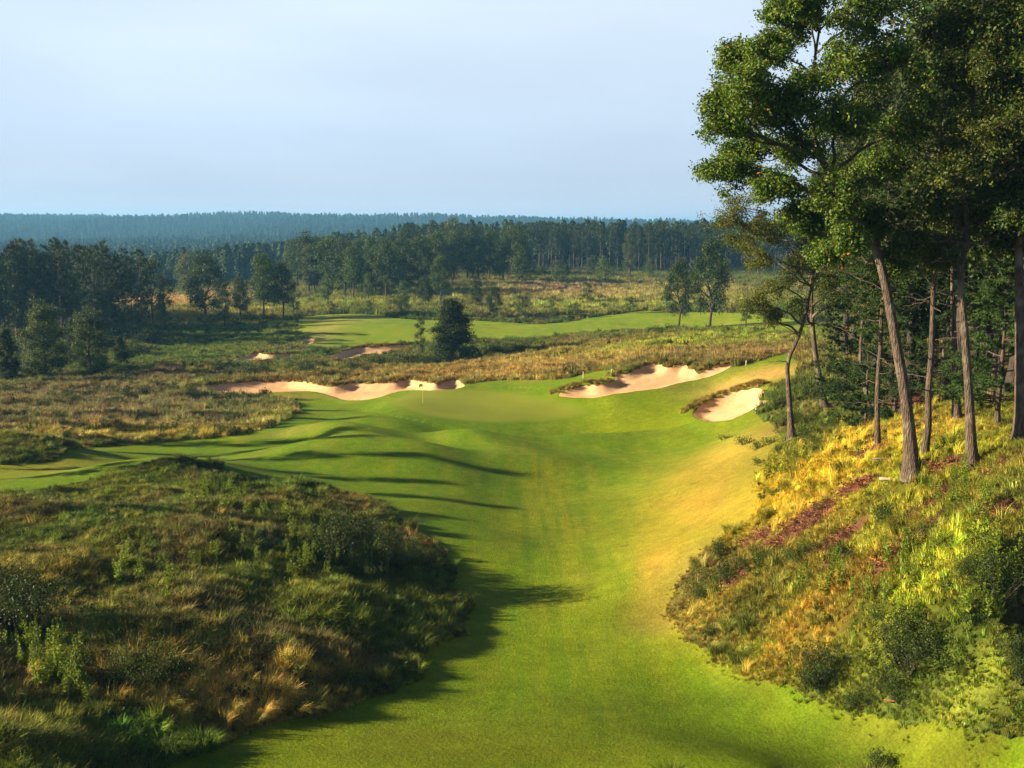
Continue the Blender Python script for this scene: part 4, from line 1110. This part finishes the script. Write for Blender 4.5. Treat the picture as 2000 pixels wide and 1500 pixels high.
# middle broadleaf belt
for i in range(64):
    u = 560 + 460 * (i + rw.random()) / 64; d = rw.uniform(300, 420)
    x = (u - 1000) / F * d
    if u > 880 and d < 335: d = 350; x = (u - 1000) / F * d
    k = rw.choice(['oak_a', 'oak_b', 'oak_b', 'oak_c', 'aspen'])
    put(k, x, d, rw.uniform(1.15, 1.75), 'tall leafy tree in the mixed belt beyond the far fairway', 'trees of the mixed belt', None, rw.uniform(.8, 1.05))
for (u, vb, vt, k) in [(605, 575, 458, 'oak_a'), (690, 585, 480, 'oak_b'), (755, 582, 470, 'oak_b'), (640, 600, 520, 'oak_c'), (860, 590, 500, 'oak_b'), (720, 590, 530, 'oak_c'), (930, 600, 545, 'oak_a'), (965, 620, 560, 'oak_a'), (830, 600, 540, 'oak_a'), (790, 612, 545, 'oak_c')]:
    by_px(k, u, vb, vt, 'free-standing tree in front of the mixed belt, its shadow on the grass', 'trees in front of the mixed belt', .9)
# pine plantation
for i in range(190):
    u = 790 + 1000 * rw.random(); row = i % 5
    d = 432 + row * 15 + rw.random() * 9
    x = (u - 1000) / F * d
    put(('pine_a', 'pine_c', 'pine_c', 'pine_b')[i % 4], x, d, rw.uniform(1.78, 2.02), 'tall slim red pine in the dense plantation behind the meadow', 'pines of the plantation', None, .8)
# scattered saplings in the far meadow
for j, (u, vb, vt, w, lb) in enumerate([
 (1080, 617, 575, .9, 'thin sapling with airy leaves right of the lone dense tree'), (1018, 624, 572, 1.2, 'bushy young tree at the near edge of the far meadow'), (1145, 592, 547, 1.2, 'round-headed young tree on the pale part of the far meadow'),
 (1230, 612, 578, 1.5, 'broad low young tree by the far fairway edge'), (788, 615, 565, 1.2, 'dark young tree beside the far green'), (1125, 618, 590, 1.3, 'dwarf tree between the sapling and the round-headed tree'),
 (1268, 545, 495, .8, 'slim cone-shaped young tree in front of the plantation'), (1178, 560, 500, 1.1, 'grey-green tree at the plantation edge'), (1090, 560, 505, 1.2, 'leafy tree at the plantation edge above the sapling'), (1010, 562, 470, .8, 'tall narrow leafy tree before the plantation corner'),
 (720, 612, 585, 1.3, 'small bush-like tree above the far green'), (1180, 605, 590, 1.4, 'tiny dark shrub tree on the pale meadow'), (1330, 560, 520, 1.2, 'young tree half hidden behind the far fairway pair'), (650, 618, 590, 1.1, 'tiny tree at the upper edge of the far fairway')]):
    by_px('young', u, vb, vt, lb, None, w, 4.0)
for i in range(26):
    u = rw.uniform(880, 1500); d = rw.uniform(385, 428); x = (u - 1000) / F * d
    put(rw.choice(['young', 'young', 'aspen']), x, d, rw.uniform(1.1, 2.2) if i % 3 else rw.uniform(.7, 1.1), 'young tree growing along the front of the pine plantation', 'young trees before the plantation', None, rw.uniform(.9, 1.2))
kind_tree('snag', grow(59, [(0, 0, -.2), (.1, 0, 4), (-.1, .1, 9), (0, 0, 17)], .2, [(1.0, .3, 12, .7, .7, .7), (-.9, .2, 14, .6, .6, .6), (.3, -.8, 15.5, .5, .5, .5)], .1, 0, DK, subs=3, low=.5, bare=6, twig=.03), 'dead_tree', M_BARK, M_LEAF)
for (u, vb, vt, lb) in [(888, 540, 462, 'bare dead trunk standing pale in the mixed belt'), (903, 530, 468, 'thinner dead trunk right beside the pale bare one'), (1312, 528, 470, 'reddish dead pine trunk at the front of the plantation')]:
    by_px('snag', u, vb, vt, lb, None, 1.0, 17.0)
# trees just outside the picture on the left that throw the long shadows over the fairway
for i, (y, off, s) in enumerate([(46, 2, .35), (54, 3, .7), (61, 4, .9), (65, 7, 1.1), (70, 3, 1.15), (75, 5, 1.25), (80, 3, 1.3), (85, 7, 1.5), (91, 4, 1.4), (97, 6, 1.5), (104, 3, 1.4), (112, 6, 1.5), (122, 5, 1.4)]):
    put('aspen', -(y * .475 + off), y, s, 'slim tree just beyond the left edge of the picture', 'trees beyond the left edge', None, .6)

# --- far woods: one mass
def far_src(seed, col, conifer):
    rng = np.random.default_rng(seed); g = Geo()
    m = 260; f = rng.random(m)
    h = 18
    z = h * (.28 + .72 * f)
    r = (1 - f) ** .6 * 3.0 + .25 if conifer else 3.6 * np.sin(np.pi * np.clip(.15 + f * .85, 0, 1)) ** .6
    a = rng.random(m) * 6.28; rr_ = r * rng.uniform(.5, 1.05, m)
    cen = np.stack([np.cos(a) * rr_, np.sin(a) * rr_, z], 1)
    v, q, c = leaves(rng, cen, rng.uniform(.55, 1.0, m) * (1.05 if conifer else 1.2), np.stack([np.cos(a), np.sin(a), np.full(m, .7)], 1) + rng.normal(size=(m, 3)) * .35, jitcol(rng, col, m, .12, .25), .6)
    g.add(v, q, None, c)
    tube(g, [(0, 0, -.5), (0, 0, 9), (0, 0, 16)], [.25, .2, .05], 4, (.06, .045, .035))
    return g
source('wood_tree', [far_src(71, (0.95, 1.0, .9), True).mesh('wood_tree', M_FARLEAF), far_src(72, (1.05, 1.0, .9), False).mesh('wood_tree', M_FARLEAF), far_src(73, (0.9, 1.0, 1.0), True).mesh('wood_tree', M_FARLEAF)])
rng = np.random.default_rng(900)
def wood(name, n, d0, d1, hlo, hhi, label, keep=None, us=(-350, 2350)):
    u = rng.uniform(us[0], us[1], n); d = np.sqrt(rng.uniform(d0 ** 2, d1 ** 2, n)); x = (u - 1000) / F * d
    if keep is not None:
        k = keep(u, d, x); u, d, x = u[k], d[k], x[k]
    z = gsample(Z, x, d) - .3; m = len(u)
    s = rng.uniform(hlo, hhi, m) / 18 * (.8 + .4 * fbm(x, d, 120, 55, 3)); 
    w = s * rng.uniform(.85, 1.3, m)
    pick = (fbm(x, d, 160, 66, 2) > .5).astype(int); pick = np.where(rng.random(m) < .25, rng.integers(0, 3, m), pick * 1)
    tint = np.array([[0.033, 0.058, 0.016]]) * (1 + rng.normal(size=(m, 1)) * .22).clip(.5, 1.7)
    scatter(name, 'wood_tree', np.stack([x, d, z], 1), pick, np.stack([np.zeros(m), np.zeros(m), rng.random(m) * 6.28], 1), np.stack([w, w, s], 1), tint, label, 'forest')
wood('forest', 2600, 470, 640, 15, 20, 'forest filling the low ground behind the near belts', lambda u, d, x: ((u > 1050) & (d > 505)) | (u < 520) | (d > 530))
wood('forest', 5200, 640, 1300, 14, 19, 'teal-green wood on the plain beyond the mixed belt')
wood('forest', 9000, 1300, 2200, 14, 19, 'hazy wood stretching to the foot of the far ridge')
wood('forest', 10000, 2200, 3000, 15, 22, 'blue hazy wooded ridge along the horizon')
wood('forest', 500, 270, 470, 9, 14, 'dark wood behind the left pine stand', lambda u, d, x: (u < 330) & (d > 310) & ~((u > 190) & (d < 400)))

# ------------------------------------------------------------------ bushes and single plants on the banks
BUSH = {}
def bush_geo(seed, w, h, leaf, n, col, lobes=9, accent2=.1):
    rng = np.random.default_rng(seed); g = Geo(); st = Geo()
    for k in range(lobes):
        a = rng.random() * 6.28; r = w * .5 * math.sqrt(rng.random()) * .8
        c = np.array([math.cos(a) * r, math.sin(a) * r, h * rng.uniform(.35, .8) * (1 - .5 * (2 * r / w) ** 2)])
        for j in range(5):
            e_ = c + rng.normal(size=3) * np.array([w, w, h]) * .12
            b = curve(rng, (c[0] * .3, c[1] * .3, -.05), e_, 5, .2); tube(st, b, np.linspace(.016, .005, 5), 4, (.1, .08, .06))
            m = n // (lobes * 5)
            ks = max(2, m // 12); sp = e_ + rng.normal(size=(ks, 3)) * np.array([w, w, h]) * .07
            cen = sp[rng.integers(0, ks, m)] + rng.normal(size=(m, 3)) * leaf * 1.3
            cen[:, 2] = np.abs(cen[:, 2])
            cl = jitcol(rng, col, m, .15, .3); q_ = rng.random(m); cl[q_ < accent2] *= np.array([1.8, 1.5, 1])
            v, q, cc = leaves(rng, cen, rng.uniform(.6, 1.2, m) * leaf * .5, rng.normal(size=(m, 3)) * .7 + np.array([0, 0, .8]), cl)
            g.add(v, q, None, cc)
    return st, g
def put_bush(key, u, v, wpx, hpx, label, group=None, name='bush'):
    """wpx, hpx: size in photograph pixels; (u, v) is the foot of the bush"""
    b = hit(u, v); D = b[1]; w = wpx * D / F; h = hpx * D / F
    ent = BUSH[key]; sw = w / ent[1]; sh = h / ent[2]
    if ent[3] is None:
        root = link(name, None)
        link('stems', ent[0][0].mesh('stems', M_DARKBARK), None, root); link('foliage', ent[0][1].mesh('foliage', M_LEAF), None, root)
        ent[3] = root
    else:
        src = ent[3]; root = src.copy(); root.name = name; C.objects.link(root)
        for ch in src.children:
            c = ch.copy(); C.objects.link(c); c.parent = root
        if 'group' in root: del root['group']
    root.location = tuple(b - np.array([0, 0, .08])); root.rotation_euler = (0, 0, rw.random() * 6.28); root.scale = (sw, sw, sh)
    tag(root, label, 'bush', group)
    return root
BUSH['big'] = [bush_geo(81, 2.6, 1.9, .075, 6500, (0.036, 0.062, 0.010), 13), 2.6, 1.9, None]
BUSH['big2'] = [bush_geo(82, 2.4, 1.5, .08, 5000, (0.048, 0.080, 0.011), 10), 2.4, 1.5, None]
BUSH['small'] = [bush_geo(83, 1.0, .8, .08, 900, (0.050, 0.085, 0.013), 5), 1.0, .8, None]
BUSH['oaklet'] = [bush_geo(84, .9, .6, .10, 420, (0.042, 0.078, 0.012), 4), .9, .6, None]
BUSH['far'] = [bush_geo(85, 3.0, 1.7, .16, 1900, (0.030, 0.054, 0.010), 9), 3.0, 1.7, None]
for (k, u, v, w, h, lb) in [
 ('big', 665, 1105, 130, 135, 'tall dark bush at the crest of the left bank, weeds around it'),
 ('big', 765, 1115, 110, 95, 'dark spreading bush next below the tall crest bush'),
 ('big2', 700, 1135, 80, 60, 'low bush at the foot of the tall crest bush'),
 ('big', 815, 1112, 70, 60, 'dark bush at the tip of the left bank over the fairway'),
 ('big', 20, 1235, 190, 165, 'large black-green bush cut by the left edge of the photo'),
 ('big2', 225, 1345, 140, 90, 'broad leafy bush among the weeds of the left bank'),
 ('big2', 305, 1330, 100, 90, 'leafy bush with a raised tip, right of the broad one'),
 ('small', 360, 1330, 60, 50, 'small leafy bush beside the straw-coloured grass'),
 ('big2', 560, 1285, 95, 50, 'low dark bush above the leaning straw tuft'),
 ('small', 693, 1345, 45, 45, 'small bush at the lower edge of the left bank'),
 ('small', 372, 1228, 40, 35, 'little bush in the dark middle of the left bank'),
 ('small', 592, 978, 25, 24, 'lone dark sprig on the skyline of the left bank'),
 ('small', 553, 972, 22, 20, 'tiny shrub left of the skyline sprig'),
 ('small', 753, 1020, 22, 30, 'small shrub leaning over the fairway edge'),
 ('small', 810, 1080, 30, 40, 'twiggy shrub right of the dark spreading bush'),
 ('big2', 1370, 1160, 95, 60, 'dark bush with a red sprig where the golden slope meets the litter'),
 ('big2', 1430, 1135, 70, 60, 'dark bush right behind the one with the red sprig'),
 ('small', 1403, 1090, 32, 45, 'upright sprig sticking up above the pair of dark bushes'),
 ('big2', 1575, 1100, 95, 45, 'glossy low oak scrub on the bare litter patch'),
 ('small', 1487, 1098, 40, 35, 'small oak scrub left on the litter patch'),
 ('small', 1640, 1090, 45, 35, 'small oak scrub right of the glossy one'),
 ('small', 1728, 1020, 50, 50, 'round little bush below the big leaning oak'),
 ('small', 1815, 1055, 45, 45, 'round little bush under the tall pale oak'),
 ('small', 1780, 1050, 35, 30, 'flat little bush beside the round one under the tall pale oak'),
 ('big', 1768, 1300, 205, 140, 'largest leafy bush low on the right bank, fresh green on top'),
 ('big2', 1720, 1345, 110, 100, 'bush in front of the largest one on the right bank'),
 ('big', 1605, 1340, 110, 105, 'dark bush at the lower left of the right bank by the fairway'),
 ('big2', 1690, 1380, 70, 60, 'small bush closest to the fairway edge on the right bank'),
 ('big2', 1765, 1370, 70, 60, 'shaggy bush under the largest one, near the bottom right'),
 ('big', 1945, 1165, 125, 120, 'dark leafy bush at the right edge on the upper bank'),
 ('big2', 1890, 1120, 60, 70, 'smaller bush left of the dark one at the right edge'),
 ('big', 2000, 1330, 90, 130, 'bush cut by the right edge low on the bank'),
 ('big2', 1900, 1220, 60, 50, 'low bush between the largest bush and the right edge'),
 ('small', 1665, 1385, 45, 40, 'broad-leaved sprig at the very edge of the fairway, bottom right'),
 ('small', 1712, 1502, 60, 52, 'twiggy weed rising from the bottom edge of the photo'),
 ('small', 1388, 1245, 35, 30, 'dark sprig at the lower corner of the right bank'),
 ('big2', 1555, 825, 55, 36, 'bush behind the forked oak beside the short bunker'),
 ('big2', 1517, 790, 45, 28, 'bush at the right tip of the short bunker'),
 ('big2', 1610, 840, 50, 30, 'bush between the forked oak and the dark-trunked oak'),
 ('small', 1570, 862, 35, 40, 'little bush at the foot of the forked oak')]:
    put_bush(k, u, v, w, h, lb)
# small oak seedlings on the golden slope
for (u, v) in [(1415, 858), (1480, 875), (1500, 868), (1520, 880), (1560, 872), (1590, 880), (1455, 868), (1610, 868), (1640, 860), (1690, 872), (1545, 905), (1480, 905), (1580, 930), (1880, 940), (1930, 945), (1790, 940), (1700, 970), (1620, 945), (1850, 985), (1905, 1010), (1500, 1010), (1600, 1000), (1560, 1000), (1970, 960)]:
    put_bush('oaklet', u, v, rw.uniform(20, 32), rw.uniform(10, 18), 'knee-high oak seedling scattered on the sunny slope under the trees', 'oak seedlings on the slope', 'oak_seedling')
# shrubs of the left meadow and round the lone tree
for i in range(34):
    u = rw.uniform(5, 540); v = rw.uniform(768, 850)
    put_bush('small', u, v, rw.uniform(16, 34), rw.uniform(12, 24), 'small dark shrub dotted over the dry meadow on the left', 'shrubs of the left meadow', 'shrub')
for i in range(26):
    u = rw.uniform(-10, 290); v = rw.uniform(668, 735) if u < 200 else rw.uniform(650, 700)
    put_bush('far', u, v, rw.uniform(35, 70), rw.uniform(18, 34), 'dark undergrowth bush in the shade of the left pine stand', 'undergrowth of the left pine stand')
for (k, u, v, w, h, lb) in [
 ('far', 790, 716, 60, 34, 'dark shrub mass left under the lone dense tree'), ('far', 740, 716, 60, 28, 'shrubs trailing left of the lone dense tree'), ('far', 700, 722, 50, 22, 'low shrub at the left end of the dark thicket'),
 ('far', 850, 716, 70, 28, 'dark undergrowth at the foot of the lone dense tree'), ('far', 920, 705, 60, 34, 'shaded shrub right under the lone dense tree'), ('far', 975, 692, 60, 24, 'dark hedge-like shrub right of the lone dense tree'), ('far', 1010, 686, 50, 20, 'tip of the dark shrub row pointing to the ridge'),
 ('far', 600, 728, 44, 26, 'round bush above the long bunker'), ('far', 622, 722, 34, 26, 'dark conifer-like bush above the long bunker'), ('far', 487, 736, 44, 28, 'round green bush left above the long bunker'), ('far', 515, 728, 30, 20, 'smaller bush beside the round green bush'),
 ('far', 650, 735, 26, 18, 'little bush in front of the round pair above the long bunker'), ('far', 430, 725, 28, 20, 'bush at the left end of the weeds above the bunker'), ('far', 195, 735, 40, 34, 'dark shrub before the left pines'), ('far', 235, 730, 36, 22, 'low dark shrub right before the left pines'), ('far', 270, 692, 60, 28, 'reddish-dark shrub in the shade of the left pines')]:
    put_bush(k, u, v, w, h, lb)

# --- weeds standing up as single stalks
M_STALK = M_WEED
stalk_meshes = []
for i in range(4):
    g = spike_geo(90 + i, 1.1, 170)
    g.c = [c * np.array([0.17, 0.24, 0.025]) for c in g.c]
    stalk_meshes.append(g.mesh('tall_weed', M_STALK))
STK = []
for (cu, cv, su, sv, n) in [(400, 975, 28, 20, 22), (450, 985, 22, 14, 14), (590, 1085, 22, 20, 12), (650, 1110, 45, 18, 14), (180, 1085, 40, 22, 6), (60, 1290, 24, 22, 14), (110, 1320, 30, 24, 14), (150, 1370, 26, 18, 9), (290, 1110, 40, 30, 8), (470, 1060, 70, 40, 12), (560, 1010, 60, 16, 12), (740, 1100, 30, 14, 5), (350, 1150, 100, 25, 8),
                            (1800, 1130, 110, 40, 22), (1930, 1060, 60, 50, 16), (1900, 970, 60, 20, 8), (1640, 1160, 60, 20, 6)]:
    for k in range(n): STK.append((rw.gauss(cu, su), rw.gauss(cv, sv), 'right' if cu > 1000 else 'left'))
for i, (u, v, sde) in enumerate(STK):
    b = hit(u, v)
    if float(gsample(mown, b[0:1], b[1:2])[0]) > -.4: continue
    o = link('tall_weed', stalk_meshes[i % 4]); o.location = tuple(b); s = rw.uniform(.8, 1.5); o.scale = (s * .9, s * .9, s); o.rotation_euler = (rw.gauss(0, .06), rw.gauss(0, .06), rw.random() * 6.28)
    tag(o, 'upright leafy weed stalk on the %s bank, one of many alike' % ('darker left' if sde == 'left' else 'sunny right'), 'weed', 'weed stalks on the %s bank' % sde)

# ------------------------------------------------------------------ flagstick, stakes, logs
def thing(name, loc, label, cat, group=None):
    r = link(name, None); r.location = loc; return tag(r, label, cat, group)
b = hit(826, 788)
fl = thing('flagstick', tuple(b), 'yellow flag on a thin pole in the hole of the putting green', 'flag')
g = Geo(); tube(g, [(0, 0, -.02), (0, 0, 1.1), (0, 0, 2.15)], [.016, .015, .012], 10, (1, 1, 1)); link('pole', g.mesh('pole', plain('pole_yellow', (.62, .5, .12), .4), True), None, fl)
gy, gx_ = np.meshgrid(np.linspace(0, 1, 5), np.linspace(0, 1, 9))
fx = gx_ * .42; fz = 2.12 - gy * .32 - .12 * gx_ ** 1.5; fy = .05 * np.sin(gx_ * 5)
v = np.stack([-fx, fy, fz], -1).reshape(-1, 3); idx = np.arange(45).reshape(9, 5)
q = np.stack([idx[:-1, :-1], idx[1:, :-1], idx[1:, 1:], idx[:-1, 1:]], -1).reshape(-1, 4)
fo = link('flag', mesh_np('flag', v, q, None, True, plain('flag_yellow', (.75, .6, .03), .6)), None, fl)
fo.modifiers.new('thick', 'SOLIDIFY').thickness = .006
g = Geo(); tube(g, [(0, 0, .004), (0, 0, .012)], [.054, .054], 20, (1, 1, 1)); link('cup_rim', g.mesh('cup_rim', plain('cup_white', (.7, .7, .68)), True), None, fl)
M_STAKE = plain('stake_paint', (.62, .55, .38), .6)
for (u, v, h, lb) in [(1108, 737, .55, 'pale short stake, leftmost of those above the green'), (1139, 739, .7, 'pale stake at the left end of the big bunker'), (1194, 732, .6, 'pale stake in the rough just above the big bunker'), (1457, 714, .5, 'short stake on the grass right of the big bunker'), (1476, 806, .35, 'small stake in the grass below the short bunker')]:
    p = hit(u, v); st_ = thing('marker_stake', tuple(p), lb, 'stake', 'marker stakes')
    g = Geo(); tube(g, [(0, 0, -.1), (0, 0, h * .5), (.02, 0, h)], [.045, .045, .042], 8, (1, 1, 1)); link('post', g.mesh('post', M_STAKE, True), None, st_)
    g = Geo(); tube(g, [(.02, 0, h), (.02, 0, h + .03), (.02, 0, h + .05)], [.05, .05, .012], 8, (1, 1, 1)); link('cap', g.mesh('cap', M_STAKE, True), None, st_)
p = hit(98, 960); tm = thing('tee_post', tuple(p), 'short red post with a blue top where the left bank meets the fairway', 'post')
g = Geo(); tube(g, [(0, 0, -.1), (0, 0, .15), (0, 0, .3)], [.05, .05, .05], 10, (1, 1, 1)); link('post', g.mesh('post', plain('post_red', (.35, .06, .05)), True), None, tm)
g = Geo(); tube(g, [(0, 0, .3), (0, 0, .36), (0, 0, .38)], [.06, .06, .02], 10, (1, 1, 1)); link('cap', g.mesh('cap', plain('post_blue', (.12, .2, .5)), True), None, tm)
rng = np.random.default_rng(3)
for (u, v, a, L, r, lb) in [(1735, 940, -.4, .7, .09, 'pale weathered log end lying below the big leaning oak'), (1490, 1070, .2, .9, .03, 'thin dead branch on the litter patch'), (1690, 1095, .9, 1.1, .03, 'fallen branch lying right of the oak scrub'), (1752, 1375, -.6, .8, .035, 'dark stick in the grass near the bottom right'), (1220, 1068, 0, .5, .025, 'reddish twig lying on the fairway below the golden slope'), (1740, 898, .1, 1.8, .035, 'long fallen branch across the litter between pine and oak')]:
    p = hit(u, v); o_ = thing('fallen_branch', (p[0], p[1], p[2] + r * .6), lb, 'branch', None)
    g = Geo(); e1 = np.array([-L / 2, 0, .02]); e2 = np.array([L / 2, 0, .06]); c_ = curve(rng, e1, e2, 7, .12); tube(g, c_, np.linspace(r, r * .5, 7), 7, (1, 1, 1))
    tube(g, curve(rng, c_[4], c_[4] + np.array([.2, .25, .12]) * L, 4, .1), np.linspace(r * .5, r * .2, 4), 5, (1, 1, 1))
    link('limb', g.mesh('limb', plain('dead_wood', (.42, .34, .26)) if 'dark' not in lb and 'reddish' not in lb else plain('dark_wood', (.25, .09, .05)), True), None, o_); o_.rotation_euler = (0, 0, a)

def rock_mesh(seed, r):
    rg = np.random.default_rng(seed); th, ph = np.meshgrid(np.linspace(0, 2 * math.pi, 12, endpoint=False), np.linspace(.15, math.pi - .15, 7))
    rr_ = r * (1 + .25 * rg.normal(size=th.shape).clip(-1, 1) * .6)
    v = np.stack([rr_ * np.sin(ph) * np.cos(th) * 1.2, rr_ * np.sin(ph) * np.sin(th), rr_ * np.cos(ph) * .7], -1).reshape(-1, 3)
    q = [[i * 12 + j, (i + 1) * 12 + j, (i + 1) * 12 + (j + 1) % 12, i * 12 + (j + 1) % 12] for i in range(6) for j in range(12)]
    v = np.vstack([v, [[0, 0, .7 * r], [0, 0, -.7 * r]]])
    t = [[j, (j + 1) % 12, 84] for j in range(12)] + [[72 + (j + 1) % 12, 72 + j, 85] for j in range(12)]
    return mesh_np('rock', v, [np.array(q), np.array(t)], None, True, plain('pale_stone', (.5, .47, .42)))
for i, (u, v, r, lb) in enumerate([(1462, 1268, .09, 'pale stone in the grass at the foot of the right bank'), (1471, 1273, .06, 'smaller pale stone right next to the other one')]):
    p = hit(u, v); o_ = link('rock', rock_mesh(i, r)); o_.location = (p[0], p[1], p[2] + r * .5); tag(o_, lb, 'rock')

# ------------------------------------------------------------------ haze
def box(x0, x1, y0, y1, z0, z1):
    v = [(x, y, z) for x in (x0, x1) for y in (y0, y1) for z in (z0, z1)]
    f = np.array([(0, 1, 3, 2), (4, 6, 7, 5), (0, 4, 5, 1), (2, 3, 7, 6), (0, 2, 6, 4), (1, 5, 7, 3)])
    return v, f
v, f = box(-8000, 8000, -8000, 8000, -22, 70)
hm, t, o = mat_new('haze')
pv = t.nodes.new('ShaderNodeVolumePrincipled')
pv.inputs['Color'].default_value = (0.20, 0.55, 0.97, 1)
pv.inputs['Density'].default_value = 0.00019
pv.inputs['Anisotropy'].default_value = 0.2
t.links.new(pv.outputs[0], o.inputs['Volume'])
hz = link('haze', mesh_np('haze', v, f, None, False, hm))
tag(hz, 'thin blue morning haze hanging over the woods', 'haze', kind='stuff')
